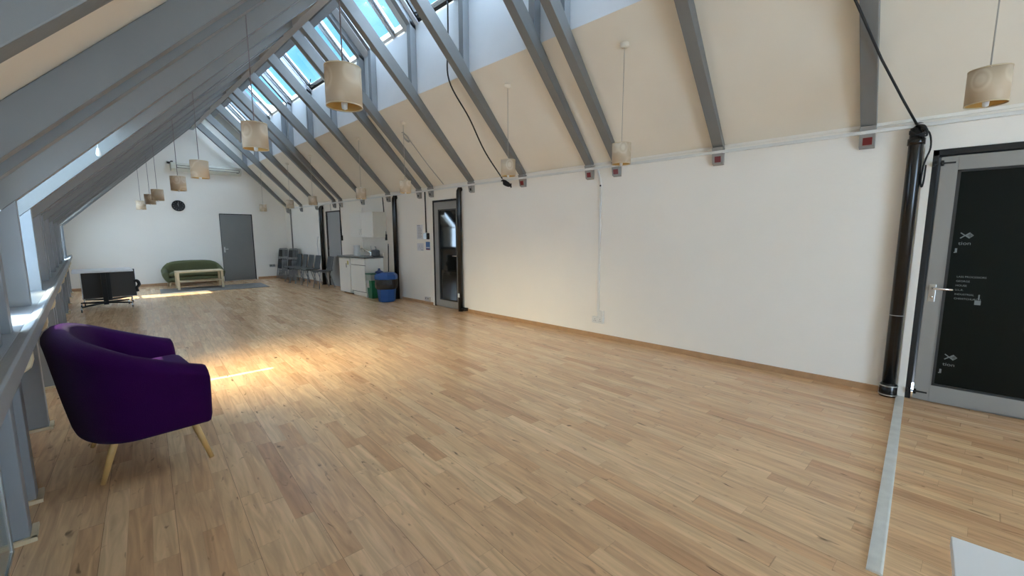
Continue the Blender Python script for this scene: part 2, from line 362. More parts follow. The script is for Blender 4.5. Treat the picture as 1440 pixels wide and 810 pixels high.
# ------------------------------------------------------------------ windows
wn = 0
def roof_window(y0, y1, opened=False, hardware=False):
    global wn; wn += 1
    t = bpy.data.objects.new('window_%d' % wn, None); COL.objects.link(t); t['kind'] = 'structure'; t['_off'] = (0.0, 0.0, 0.0)
    xa, xb = 3.04, 3.705; h = 0.05
    def strip(x0, x1, ya, yb, d0, d1): return [(x0, zt(x0) + d0), (x1, zt(x1) + d0), (x1, zt(x1) + d1), (x0, zt(x0) + d1)], ya, yb
    fr = MB()
    for a in (strip(xa, xa + 0.03, y0, y1, 0.03, 0.10), strip(xb - 0.03, xb, y0, y1, 0.03, 0.10), strip(xa, xb, y0, y0 + 0.03, 0.03, 0.10), strip(xa, xb, y1 - 0.03, y1, 0.03, 0.10)): fr.prism_y(*a)
    obj('window_frame', fr, M['blackm'] if (opened or hardware) else M['upper'], t)
    gl = MB().prism_y(*strip(xa + 0.03, xb - 0.03, y0 + 0.03, y1 - 0.03, 0.065, 0.072))
    obj('pane', gl, M['glass'], t)
    if hardware:
        hw = MB().tube([(3.66, y1 - 0.02, zt(3.66) + 0.02), (3.60, y1 - 0.14, zt(3.60) - 0.06), (3.58, y1 - 0.30, zt(3.58) + 0.02)], 0.009, 6)
        hw.tube([(3.67, y1 - 0.35, zt(3.67) + 0.01), (3.60, y1 - 0.03, zt(3.6) + 0.0)], 0.012, 6)
        obj('opening_stay', hw, M['blackm'], t)
    if not (opened or hardware): obj('gasket', MB().prism_y(*strip(xa + 0.02, xb - 0.02, y1 - 0.034, y1 - 0.022, 0.02, 0.06)), M['blackm'], t)
    return t
for y0, y1 in SKY:
    roof_window(y0, y1, opened=abs(y0 - 4.66) < .01, hardware=abs(y0 - 8.84) < .01 or abs(y0 - 4.66) < .01)
def side_window(y0, y1, m, sloped, z0=0.905):
    global wn; wn += 1
    t = bpy.data.objects.new('window_%d' % wn, None); COL.objects.link(t); t['kind'] = 'structure'; t['_off'] = (0.0, 0.0, 0.0)
    fr = MB(); x = WB - 0.05; zt_ = 1.62 if not sloped else zlc(x) + 0.02
    for a, b in ((y0, y0 + 0.03), (y1 - 0.03, y1)): fr.box(x - 0.02, x + 0.02, a, b, z0, zt_)
    fr.box(x - 0.02, x + 0.02, y0, y1, z0, z0 + 0.03).box(x - 0.02, x + 0.02, y0, y1, zt_ - 0.03, zt_)
    obj('window_frame', fr, M['white_plastic'], t)
    obj('pane', MB().box(x - 0.004, x + 0.004, y0 + 0.02, y1 - 0.02, z0 + 0.02, zt_), m, t)
    if sloped:
        obj('pane', MB().prism_y([(x, zlc(x) + 0.03), (0.28, zlc(0.28) + 0.03), (0.28, zlc(0.28) + 0.038), (x, zlc(x) + 0.038)], y0, y1), m, t)

side_window(3.46, 3.98, M['glass'], False); side_window(4.20, 4.36, M['frost_dim'], False)
side_window(4.5, 4.93, M['frost'], True); side_window(4.99, 5.6, M['frost'], True)
side_window(12.52, 13.12, M['glass'], True); side_window(13.7, 14.8, M['frost_dim'], True)
struct('trim_5', MB().box(WB - 0.07, WB - 0.03, 4.92, 5.0, 0.90, 1.50).prism_y([(-0.2, zlc(-0.2) + 0.02), (0.28, zlc(0.28) + 0.02), (0.28, zlc(0.28) + 0.04), (-0.2, zlc(-0.2) + 0.04)], 4.92, 5.0), M['white_plastic'])  # added covers that shorten the strip of sun let through the slit
wn += 1  # unseen window behind the camera, added to brighten the near end
t = bpy.data.objects.new('window_%d' % wn, None); COL.objects.link(t); t['kind'] = 'structure'; t['_off'] = (0.0, 0.0, 0.0)
fr = MB()
for x in (0.3, 1.37, 2.43): fr.box(x, x + 0.07, YB - 0.12, YB - 0.05, 0.3, 2.4)
fr.box(0.3, 2.5, YB - 0.12, YB - 0.05, 0.3, 0.37).box(0.3, 2.5, YB - 0.12, YB - 0.05, 2.33, 2.4)
obj('window_frame', fr, M['white_plastic'], t); obj('pane', MB().box(0.3, 2.5, YB - 0.09, YB - 0.08, 0.3, 2.4), M['glass'], t)

wn += 1
t = bpy.data.objects.new('window_%d' % wn, None); COL.objects.link(t); t['kind'] = 'structure'; t['_off'] = (0.0, 0.0, 0.0)
obj('window_frame', MB().box(-0.357, -0.335, 2.722, 2.75, 0.0, 0.83).box(-0.357, -0.335, 1.74, 2.75, 0.0, 0.018), M['metal'], t)
obj('pane', MB().box(-0.352, -0.340, 1.74, 2.722, 0.018, 0.83), mat('green_tinted_glass', (0.20, 0.25, 0.24), 0.15), t)

# ------------------------------------------------------------------ timber frame
ORD = ['first', 'second', 'third', 'fourth', 'fifth', 'sixth', 'seventh', 'eighth', 'ninth', 'tenth', 'eleventh', 'twelfth', 'thirteenth', 'fourteenth', 'fifteenth', 'sixteenth']
for i, y in enumerate(FR):
    # tall-wall side: rafter, shoe at its foot
    y0, y1 = y - 0.04, y + 0.065
    t = thing('roof_rafter', 'grey rafter sloping down to the tall white wall, %s counted from the nearest' % ORD[i], 'rafter', (4.72, y, 2.1), 'rafters over the tall white wall')
    xe = 4.72
    obj('beam', MB().prism_y([(2.50, zr(2.50)), (xe, zr(xe)), (XR, zr(xe)), (XR, zrc(XR) - 0.002), (3.70, zrc(3.70) + 0.0), (3.55, zr(3.55) + 0.22), (2.50, zr(2.50) + 0.22)], y0, y1), M['grey'], t, bevel=0.004)
    sh = MB().prism_y([(xe - 0.02, zr(xe) - 0.002), (XR, zr(xe) - 0.002), (XR, 2.10), (xe + 0.015, 2.115)], y0, y1)
    s = obj('rafter_shoe', sh, M['alu'], t, bevel=0.003)
    if y in (0.4, 1.6, 3.2, 4.4, 2.8, 5.6, 7.2)[:4] + (2.8,):
        rot = random.uniform(-0.006, 0.006)
        obj('red_patch', MB().prism_y([(4.723, 2.188), (4.7335, 2.128), (4.729, 2.127), (4.7185, 2.187)], y0 + 0.018, y1 - 0.022 + rot), M['red'], s)
    else:
        obj('bolt', MB().prism_y([(4.725, 2.175), (4.733, 2.135), (4.726, 2.134), (4.718, 2.174)], y0 + 0.03, y1 - 0.04), M['blackm'], s)
    # upright in front of the upper wall and its short roof rafter
    up = thing('upright_post', 'slim grey upright against the white upper wall, %s counted from the nearest' % ORD[i], 'post', (3.63, y, 3.3), 'uprights under the skylights')
    obj('stud', MB().prism_y([(3.60, zr(3.60) + 0.02), (3.695, zr(3.695) + 0.02), (3.695, 4.40), (3.60, 4.46)], y0 + 0.012, y1 - 0.005), M['post'], up)
    obj('roof_bar', MB().prism_y([(3.695, 4.36), (3.695, zt(3.695) - 0.003), (2.99, zt(2.99) - 0.003), (2.99, zt(2.99) - 0.11), (3.60, zt(3.60) - 0.11)], y0 + 0.012, y1 - 0.005), M['post'], up)
for i, y in enumerate([q for q in FR if q > 1.5]):
    y0, y1 = y, y + 0.105
    t = thing('roof_rafter', 'grey rafter above the knee wall handrail, %s counted from the nearest' % ORD[i], 'rafter', (XL, y, 1.6), 'rafters over the knee wall')
    obj('beam', MB().prism_y([(XL - 0.07, zl(XL - 0.07)), (XL, zl(XL)), (2.86, zl(2.86)), (2.86, zlc(2.86) - 0.002), (XL - 0.11, zlc(XL - 0.11) - 0.002)], y0, y1), M['grey'], t, bevel=0.004)
    p = thing('wall_post', 'grey square post of the knee wall, %s counted from the nearest' % ORD[i], 'post', (XL - 0.05, y, 0), 'knee wall posts')
    obj('shaft', MB().prism_y([(XL - 0.105, 0), (XL, 0), (XL, zl(XL) - 0.001), (XL - 0.03, zl(XL - 0.03) + 0.0), (XL - 0.105, zl(XL - 0.105) - 0.001)], y0 + 0.003, y1 - 0.003), M['post'], p, bevel=0.004)
    obj('floor_trim', MB().box(XL, XL + 0.022, y0 - 0.022, y1 + 0.022, 0, 0.02).box(XL - 0.10, XL + 0.022, y0 - 0.022, y0, 0, 0.02), M['palewood'], p, bevel=0.002)
    o = obj('knee_block', MB().prism_y([(XL + 0.004, 1.45), (XL + 0.008, 1.46), (XL + 0.008, zl(XL) - 0.0), (XL, zl(XL))], y0 + 0.02, y1 - 0.02), M['post'], p) if False else None
tag(obj('tie_beam', MB().box(2.415, 2.515, YB, YF, 4.385, 4.55), mat('pale_grey_beam_paint', (0.42, 0.44, 0.46), 0.5), bevel=0.004), 'long pale grey beam under the ridge where all rafters meet', 'beam')  # grey lightened to paint in the sky light falling on the beam
tag(obj('ridge_beam', MB().box(2.87, 3.0, YB, YF, 4.78, 4.98), M['post']), 'grey beam along the very top above the skylights', 'beam')

hr = thing('handrail', 'long grey painted handrail running along the knee wall window board', 'handrail', (-0.24, 5, 0.86))
obj('rail', MB().prism_y([(-0.262, 0.842), (-0.215, 0.842), (-0.205, 0.855), (-0.205, 0.925), (-0.215, 0.932), (-0.262, 0.905)], YB, 15.0), M['post'], hr, bevel=0.003)
for y in (1.75, 3.0, 4.25, 5.45, 6.95, 8.3, 9.5, 10.9, 12.3, 13.5):
    obj('support_bracket', MB().prism_y([(-0.285, 0.74), (-0.25, 0.735), (-0.225, 0.755), (-0.215, 0.79), (-0.215, 0.842), (-0.285, 0.842)], y, y + 0.05), M['palewood'], hr, bevel=0.008)

# ------------------------------------------------------------------ doors
def text(name, s, size, loc, m, parent, ext=0.0006, sx=1.0):
    c = bpy.data.curves.new(name, 'FONT'); c.body = s; c.size = size; c.extrude = ext; c.materials.append(m)
    o = bpy.data.objects.new(name, c); COL.objects.link(o)
    # reads along -Y, up +Z, faces -X
    o.matrix_world = Matrix(((0, 0, -1, loc[0]), (-sx, 0, 0, loc[1]), (0, 1, 0, loc[2]), (0, 0, 0, 1)))
    me = bpy.data.meshes.new_from_object(o.evaluated_get(bpy.context.evaluated_depsgraph_get()))
    mesh = bpy.data.objects.new(name, me); COL.objects.link(mesh); mw = o.matrix_world.copy(); bpy.data.objects.remove(o)
    mesh.parent = parent; mesh.matrix_local = mw
    me.name = name
    return mesh
def door(n): 
    t = bpy.data.objects.new('door_%d' % n, None); COL.objects.link(t); t['kind'] = 'structure'; t['_off'] = (0.0, 0.0, 0.0); return t
# nearest door
d = door(1)
fx = XR - 0.012
fr = MB().box(fx, XR + 0.12, -0.035, 0.0, 0, 2.03).box(fx, XR + 0.12, -0.98, 0.0, 1.985, 2.03).box(fx, XR + 0.12, -0.98, -0.95, 0, 2.03)
obj('door_frame', fr, M['blackm'], d, bevel=0.003)
lf = MB().box(fx - 0.006, XR + 0.05, -0.145, -0.048, 0.012, 1.972).box(fx - 0.006, XR + 0.05, -0.945, -0.85, 0.012, 1.972).box(fx - 0.006, XR + 0.05, -0.85, -0.145, 0.012, 0.145).box(fx - 0.006, XR + 0.05, -0.85, -0.145, 1.868, 1.972)
obj('door_leaf', lf, M['alu'], d, bevel=0.004)
gk = MB().box(fx - 0.001, fx + 0.02, -0.165, -0.145, 0.145, 1.868).box(fx - 0.001, fx + 0.02, -0.85, -0.145, 0.145, 0.16).box(fx - 0.001, fx + 0.02, -0.85, -0.145, 1.852, 1.868)
obj('gasket', gk, M['rubber'], d)
pn = obj('door_pane', MB().box(XR + 0.004, XR + 0.014, -0.86, -0.14, 0.14, 1.875), M['film'], d)
obj('lock_plate', MB().box(fx - 0.012, fx - 0.004, -0.108, -0.068, 0.835, 0.975), M['metal'], d, bevel=0.003)
obj('door_handle', MB().tube([(fx - 0.01, -0.088, 0.945), (fx - 0.045, -0.088, 0.945), (fx - 0.052, -0.10, 0.945), (fx - 0.05, -0.20, 0.943)], 0.0095, 10), M['chrome'], d)
obj('lock_cylinder', MB().cyl(0.010, -0.01, 0.006, (fx - 0.008, -0.088, 0.872), 14, 'X'), M['chrome'], d)
for z in (1.925, 0.075):
    hb = MB().box(fx - 0.014, fx - 0.004, -0.13, 0.0, z - 0.006, z + 0.006)
    for k in (0, 0.045): hb.cyl(0.009, z - 0.02, z + 0.02, (fx - 0.014, -0.012 - k, 0), 10)
    obj('hinge', hb, M['blackm'], d)
tx = XR + 0.0035
def emblem(y, z, s):
    e = MB()
    def bar(ya, za, yb, zb, w):
        dy, dz = yb - ya, zb - za; L = math.hypot(dy, dz); ny, nz = -dz / L * w / 2, dy / L * w / 2
        q = [(ya + ny, za + nz), (yb + ny, zb + nz), (yb - ny, zb - nz), (ya - ny, za - nz)]
        e.add([(tx - 0.0006, a, b) for a, b in q] + [(tx + 0.0004, a, b) for a, b in q], [(0, 1, 2, 3), (7, 6, 5, 4), (0, 4, 5, 1), (1, 5, 6, 2), (2, 6, 7, 3), (3, 7, 4, 0)])
    bar(y, z + s / 2, y - s * 1.2, z - s / 2, s * 0.17); bar(y, z - s / 2, y - s * 1.2, z + s / 2, s * 0.17)
    cy, cz = y - s * 1.22, z
    for k in (0.42, 0.27):
        for a in range(4):
            p = [(cy + k * s * math.cos(math.pi / 2 * (a + j)), cz + k * s * math.sin(math.pi / 2 * (a + j))) for j in (0, 1)]
            bar(p[0][0], p[0][1], p[1][0], p[1][1], s * 0.07)
    bar(cy + 0.1 * s, cz, cy - 0.1 * s, cz, s * 0.12)
    obj('emblem', e, M['print'], pn)
emblem(-0.205, 1.365, 0.042); emblem(-0.205, 0.395, 0.042)
text('lettering', 'tion', 0.036, (tx, -0.198, 1.293), M['print'], pn, sx=1.2); text('lettering', 'tion', 0.036, (tx, -0.198, 0.322), M['print'], pn, sx=1.2)
for z in (1.232, 0.255):
    obj('printed_mark', MB().box(tx - 0.0006, tx + 0.0004, -0.197, -0.185, z, z + 0.034).box(tx - 0.0006, tx + 0.0004, -0.190, -0.180, z - 0.002, z + 0.005), M['print'], pn)
for k, s in enumerate(['LASS PROCESSORS', 'GEORGE', 'HOUSE', 'U.L.R.', 'INDUSTRIAL', 'CHRISTCHURCH']):
    text('lettering', s, 0.019, (tx, -0.213, 1.038 - k * 0.0345), M['print'], pn, sx=1.0)
obj('printed_mark', MB().box(tx - 0.0006, tx + 0.0004, -0.358, -0.325, 0.832, 0.866).box(tx - 0.0006, tx + 0.0004, -0.349, -0.341, 0.874, 0.912), M['print'], pn)
# glazed door in the middle of the wall
d = door(2)
fr = MB().box(fx, XR + 0.1, 6.775, 6.80, 0, 2.035).box(fx, XR + 0.1, 5.97, 5.985, 0, 2.035).box(fx, XR + 0.1, 5.97, 6.80, 2.005, 2.035)
obj('door_frame', fr, M['blackm'], d)
lf = MB().box(XR, XR + 0.05, 6.64, 6.77, 0.012, 2.0).box(XR, XR + 0.05, 5.99, 6.09, 0.012, 2.0).box(XR, XR + 0.05, 6.09, 6.64, 0.012, 0.14).box(XR, XR + 0.05, 6.09, 6.64, 1.86, 2.0)
obj('door_leaf', lf, M['alu'], d, bevel=0.004)
gk = MB().box(XR - 0.003, XR + 0.02, 6.61, 6.64, 0.14, 1.86).box(XR - 0.003, XR + 0.02, 6.09, 6.11, 0.14, 1.86).box(XR - 0.003, XR + 0.02, 6.09, 6.64, 0.14, 0.165).box(XR - 0.003, XR + 0.02, 6.09, 6.64, 1.835, 1.86)
obj('gasket', gk, M['rubber'], d)
obj('door_pane', MB().box(XR + 0.012, XR + 0.02, 6.08, 6.65, 0.13, 1.87), M['darkglass'], d)
obj('door_handle', MB().tube([(XR, 6.05, 1.0), (XR - 0.04, 6.05, 1.0), (XR - 0.045, 6.16, 1.0)], 0.009, 8), M['chrome'], d)
# grey door beyond the kitchen
d = door(3)
fr = MB().box(XR - 0.02, XR + 0.06, 11.79, 11.85, 0, 2.035).box(XR - 0.012, XR + 0.06, 10.96, 10.975, 0, 2.035).box(XR - 0.016, XR + 0.06, 10.96, 11.85, 2.01, 2.035)
obj('door_frame', fr, mat('dark_brown_frame', (0.03, 0.024, 0.018), 0.5), d)
obj('door_leaf', MB().box(XR, XR + 0.045, 10.98, 11.785, 0.01, 2.005), mat('light_grey_door_paint', (0.33, 0.335, 0.33), 0.5), d, bevel=0.004)
hb = MB()
for z in (0.25, 1.05, 1.86): hb.cyl(0.012, z - 0.05, z + 0.05, (XR - 0.008, 11.78, 0), 10)
obj('hinge', hb, M['black'], d)
# far wall door
d = door(4)
fr = MB().box(3.785, 3.81, YF - 0.015, YF, 0, 2.045).box(2.95, 3.81, YF - 0.015, YF, 2.02, 2.045).box(2.945, 2.953, YF - 0.012, YF, 0, 2.03)
obj('door_frame', fr, M['blackm'], d)
obj('door_leaf', MB().box(2.955, 3.783, YF - 0.024, YF, 0.01, 2.018), M['doorgrey'], d, bevel=0.003)
obj('door_handle', MB().tube([(3.01, YF - 0.02, 0.98), (3.01, YF - 0.06, 0.98), (3.10, YF - 0.065, 0.98)], 0.01, 8).box(2.995, 3.028, YF - 0.03, YF - 0.02, 0.88, 1.04), M['metal'], d)
# white jamb beside the near and middle doors
struct('trim_3', MB().box(XR - 0.012, XR, 0.0, 0.05, 0, 2.06).box(XR - 0.006, XR, 6.80, 6.86, 0, 2.06).box(XR - 0.006, XR, 11.85, 11.97, 0, 2.06), M['wall'])

# ------------------------------------------------------------------ pipes and cables
def pipe(name, y, r, ztop, label, bend=True, collar=False, boot=False):
    t = thing(name, label, 'pipe', (XR - r - 0.012, y, 0), 'black pipes on the tall wall')
    x = XR - r - 0.012
    p = [(x, y, 0.0), (x, y, ztop - 0.09)]
    if bend: p += [(x + 0.004, y, ztop - 0.04), (x + 0.02, y, ztop - 0.008), (XR - 0.01, y, ztop + 0.0)]
    obj('pipe_run', MB().tube(p, r, 20), M['black'], t)
    if collar:
        obj('collar', MB().lathe([(r, 0.0), (r + 0.012, 0.0), (r + 0.014, 0.02), (r + 0.012, 0.10), (r, 0.115)], (x, y, 0), 24), M['black'], t)
        obj('clamp_ring', MB().lathe([(r + 0.012, 0.088), (r + 0.017, 0.09), (r + 0.017, 0.097), (r + 0.012, 0.099)], (x, y, 0), 24), M['metal'], t)
        obj('clamp_ring', MB().lathe([(r + 0.012, 0.012), (r + 0.018, 0.014), (r + 0.018, 0.02), (r + 0.012, 0.022)], (x, y, 0), 24), M['metal'], t)
        obj('joint_ring', MB().lathe([(r, 0.70), (r + 0.002, 0.701), (r + 0.002, 0.705), (r, 0.706)], (x, y, 0), 24), M['metal'], t)
        obj('socket', MB().lathe([(r, ztop - 0.14), (r + 0.008, ztop - 0.138), (r + 0.008, ztop - 0.09), (r, ztop - 0.088)], (x, y, 0), 24), M['black'], t)
    if boot:
        obj('boot', MB().tube([(x, y, 0.05), (x + 0.01, y - 0.1, 0.045), (XR - 0.03, y - 0.16, 0.05)], [0.04, 0.035, 0.03], 12), M['black'], t)
        obj('label_tag', MB().box(x - r - 0.004, x - r + 0.006, y - 0.02, y + 0.02, 0.26, 0.33), M['white_plastic'], t)
    return t
pipe('drain_pipe', 0.105, 0.046, 2.22, 'thick glossy black pipe between the white wall and the nearest door', collar=True)
pipe('drain_pipe', 5.93, 0.045, 2.19, 'black pipe running down in front of the middle glass door', boot=True)
pipe('drain_pipe', 8.12, 0.05, 2.19, 'black pipe on the wall behind the blue bin')
pipe('drain_pipe', 12.05, 0.055, 2.16, 'black pipe beside the grey door near the row of chairs')
# white conduit along the wall head
tag(obj('conduit', MB().box(XR - 0.075, XR - 0.045, YB, 14.2, 2.215, 2.243), M['white_plastic'], bevel=0.004), 'long white cable conduit along the top of the tall wall', 'conduit')
tag(obj('ledge', MB().box(XR - 0.018, XR, YB, YF, 2.275, 2.30), M['wall']), 'thin white ledge where the tall wall meets the sloping ceiling', 'ledge')
t = thing('cable_trunking', 'white vertical trunking running down the bare wall to the double socket', 'trunking', (XR, 3.05, 0.3))
obj('channel', MB().box(XR - 0.016, XR, 3.035, 3.065, 0.34, 2.02), M['white_plastic'], t, bevel=0.003)
obj('bent_end', MB().tube([(XR - 0.01, 3.05, 2.02), (XR - 0.02, 3.055, 2.10), (XR - 0.05, 3.07, 2.21)], 0.013, 8), M['white_plastic'], t)
obj('clip', MB().box(XR - 0.022, XR - 0.01, 3.04, 3.06, 2.0, 2.02), M['blackm'], t)
t = thing('wall_socket', 'white double socket low on the bare wall below the trunking', 'socket', (XR, 3.04, 0.25))
obj('socket_box', MB().box(XR - 0.04, XR, 2.955, 3.125, 0.20, 0.285), M['white_plastic'], t, bevel=0.004)
sl = MB()
for y in (2.995, 3.075):
    for dy, dz in ((0, 0.012), (-0.012, -0.012), (0.012, -0.012)): sl.box(XR - 0.042, XR - 0.038, y + dy - 0.003, y + dy + 0.003, 0.243 + dz - 0.004, 0.243 + dz + 0.004)
obj('socket_holes', sl, M['blackm'], t)
t = thing('spur_switch', 'white fused switch box just above the double socket', 'switch', (XR, 3.0, 0.33))
obj('switch_box', MB().box(XR - 0.035, XR, 2.955, 3.045, 0.287, 0.375), M['white_plastic'], t, bevel=0.004)
obj('rocker', MB().box(XR - 0.041, XR - 0.034, 2.99, 3.012, 0.32, 0.345), M['white_plastic'], t)
# notices and switches by the middle door
t = thing('wall_cable', 'black cable running down the wall beside the middle glass door', 'cable', (XR, 7.0, 1.4))
obj('flex', MB().tube([(XR - 0.02, 7.03, 2.22), (XR - 0.014, 7.035, 2.0), (XR - 0.014, 7.03, 1.43)], 0.012, 8), M['blackm'], t)
t = thing('light_switch', 'grey metal light switch with black side beside the middle glass door', 'switch', (XR, 7.02, 1.36))
obj('switch_plate', MB().box(XR - 0.04, XR, 6.99, 7.10, 1.30, 1.42), M['metal'], t, bevel=0.003)
obj('side_box', MB().box(XR - 0.045, XR, 6.94, 6.985, 1.30, 1.42), M['blackm'], t)
def sheet(label, y0, y1, z0, z1, m, lines):
    t = thing('paper_notice', label, 'notice', (XR, (y0 + y1) / 2, z0))
    obj('sheet', MB().box(XR - 0.002, XR, y0, y1, z0, z1), m, t)
    return t
t = sheet('white printed notice on the wall above the sketched one', 7.17, 7.38, 1.30, 1.59, M['paper'], 8)
ink = MB()
for k in range(9): ink.box(XR - 0.003, XR - 0.002, 7.20 + random.random() * 0.06, 7.35, 1.33 + k * 0.026, 1.34 + k * 0.026)
ink.box(XR - 0.003, XR - 0.002, 7.26, 7.36, 1.565, 1.58)
obj('printed_lines', ink, M['ink'], t)
t = sheet('white notice with a small line sketch below the printed one', 7.15, 7.38, 1.07, 1.22, M['paper'], 3)
obj('sketch', MB().tube([(XR - 0.003, 7.33, 1.11), (XR - 0.003, 7.29, 1.18), (XR - 0.003, 7.25, 1.11), (XR - 0.003, 7.21, 1.18), (XR - 0.003, 7.18, 1.12)], 0.002, 5).box(XR - 0.003, XR - 0.002, 7.17, 7.25, 1.08, 1.09), M['ink'], t)
t = thing('safety_notice', 'small blue notice card under the light switch', 'notice', (XR, 7.0, 1.1))
obj('card', MB().box(XR - 0.003, XR, 6.93, 7.07, 1.09, 1.25), M['bluecard'], t)
obj('card_stripe', MB().box(XR - 0.004, XR - 0.003, 6.94, 7.06, 1.13, 1.145), M['paper'], t)
obj('card_stripe', MB().box(XR - 0.004, XR - 0.003, 6.94, 7.06, 1.095, 1.115), M['red'], t)
t = thing('wall_socket', 'metal socket low on the wall at the foot of the middle glass door', 'socket', (XR, 7.03, 0.07))
obj('socket_box', MB().box(XR - 0.04, XR, 6.96, 7.11, 0.06, 0.15), M['metal'], t, bevel=0.003)
obj('switches', MB().box(XR - 0.044, XR - 0.04, 6.98, 7.00, 0.11, 0.13).box(XR - 0.044, XR - 0.04, 7.06, 7.08, 0.11, 0.13), M['blackm'], t)
t = thing('wall_socket', 'double socket on the far wall beside the grey door', 'socket', (4.29, YF, 0.4))
obj('socket_box', MB().box(4.21, 4.37, YF - 0.03, YF, 0.37, 0.45), M['metal'], t, bevel=0.003)
obj('switches', MB().box(4.24, 4.26, YF - 0.034, YF - 0.03, 0.41, 0.43).box(4.32, 4.34, YF - 0.034, YF - 0.03, 0.41, 0.43), M['blackm'], t)
tag(obj('conduit', MB().tube([(XR - 0.02, 14.6, 0.8), (XR - 0.02, 14.6, 2.05)], 0.018, 10).tube([(XR - 0.02, 14.6, 2.05), (XR - 0.02, 14.6, 2.22)], 0.028, 10), M['alu']), 'grey vertical conduit in the far corner behind the folding chairs', 'conduit')
tag(obj('wall_cable', MB().tube([(XR - 0.01, 8.70, 2.22), (XR - 0.012, 8.66, 1.9), (XR - 0.012, 8.60, 1.4)], 0.010, 8).box(XR - 0.03, XR, 8.575, 8.62, 1.27, 1.40), M['blackm']), 'black cable with inline box running down beside the wall cupboard', 'cable')
tag(obj('wall_cable', MB().tube([(XR - 0.01, 10.93, 2.22), (XR - 0.012, 10.93, 1.8), (XR - 0.012, 10.90, 1.36)], 0.010, 8).box(XR - 0.035, XR, 10.86, 10.92, 1.25, 1.38), M['blackm']), 'black cable down the frame edge of the grey door by the fridge', 'cable')
tag(obj('wall_cable', MB().tube([(XR - 0.02, 11.5, 2.22), (XR - 0.012, 11.5, 2.05)], 0.012, 8), M['white_plastic']), 'short white cable above the grey door by the fridge', 'cable')
tag(obj('wall_cable', MB().tube([(XR - 0.12, 12.2, 1.35), (XR - 0.14, 12.25, 1.15), (XR - 0.11, 12.3, 1.02), (XR - 0.13, 12.22, 0.9), (XR - 0.10, 12.2, 0.6)], 0.010, 8), M['white_plastic']), 'loose white cable hanging at the pipe behind the chairs', 'cable')
# dangling black cables
def spl(pts, n=8):
    P = [Vector(p) for p in pts]; P = [P[0] * 2 - P[1]] + P + [P[-1] * 2 - P[-2]]; o = []
    for i in range(1, len(P) - 2):
        for k in range(n):
            t_ = k / n; a, b, c, d_ = P[i - 1:i + 3]
            o.append(0.5 * ((2 * b) + (c - a) * t_ + (2 * a - 5 * b + 4 * c - d_) * t_ ** 2 + (3 * b - a - 3 * c + d_) * t_ ** 3))
    o.append(P[-2]); return o
t = thing('hanging_cable', 'black cable slung down from the skylights to a bundle beside a pendant lamp', 'cable', (3.6, 4.68, 4.4))
obj('flex', MB().tube(spl([(3.62, 4.70, 4.41), (3.60, 4.68, 3.9), (3.60, 4.68, 3.42), (3.94, 4.68, 3.00), (4.30, 4.77, 2.62), (4.62, 4.72, 2.24)]), 0.010, 8), M['blackm'], t)
bd = MB()
for k in range(6): bd.tube(spl([(4.66, 4.78 - k * 0.02, 2.215), (4.62, 4.70, 2.22 - k * 0.012), (4.66, 4.62, 2.17 - k * 0.01), (4.67, 4.58, 2.10 + k * 0.012)], 4), 0.010, 6)
obj('cable_bundle', bd, M['blackm'], t)
t = thing('hanging_cable', 'taut black cable rising from the thick pipe top by the nearest door', 'cable', (4.7, 0.11, 2.2))
obj('flex', MB().tube([(3.40, 0.72, 3.53), (3.94, 0.48, 2.995), (4.28, 0.335, 2.665), (4.55, 0.2, 2.40), (4.70, 0.115, 2.24)], 0.0085, 8), M['blackm'], t)
kn = MB()
for k in range(3): kn.tube(spl([(4.70, 0.11, 2.235), (4.665, 0.085 - 0.01 * k, 2.21), (4.68, 0.05, 2.18 - k * 0.02), (4.665, 0.10, 2.15), (4.70, 0.15, 2.17 + 0.01 * k)], 5), 0.007, 6)
kn.tube(spl([(4.69, 0.08, 2.20), (4.71, 0.035, 2.16), (4.72, 0.02, 2.05), (4.73, 0.045, 1.94), (4.73, 0.055, 1.80), (4.73, 0.045, 1.75), (4.73, 0.038, 1.80), (4.73, 0.035, 1.92)], 5), 0.006, 6)
obj('knot', kn, M['blackm'], t)
tag(obj('ceiling_cable', MB().tube(spl([(4.00, 6.55, zrc(4.0) - 0.01), (4.05, 6.49, zrc(4.05) - 0.008), (4.44, 6.47, zrc(4.44) - 0.008), (4.76, 6.42, zrc(4.76) - 0.008)]), 0.008, 6), M['wcord']), 'thin pale cable stapled down the cream ceiling from a coil', 'cable')
tag(obj('cable_coil', MB().tube([(4.06 + 0.05 * math.cos(a / 3), 6.50 + 0.05 * math.sin(a / 3), zrc(4.06 + 0.05 * math.cos(a / 3)) - 0.02 - a * 0.0006) for a in range(0, 46)], 0.007, 6), M['wcord']), 'pale coil of cable at the ceiling beside a pendant rose', 'cable')
t = thing('pull_cord', 'small white pull cord with bell-shaped weight hanging from the knee side rafters', 'cord', (0.17, 5.2, 2.1))
obj('string', MB().tube([(0.17, 5.2, zlc(0.17) + 0.02), (0.17, 5.2, 2.14)], 0.003, 6), M['white_plastic'], t)
obj('weight', MB().lathe([(0.001, 2.145), (0.008, 2.14), (0.013, 2.12), (0.018, 2.09), (0.014, 2.075), (0.001, 2.07)], (0.17, 5.2, 0), 16), M['white_plastic'], t)

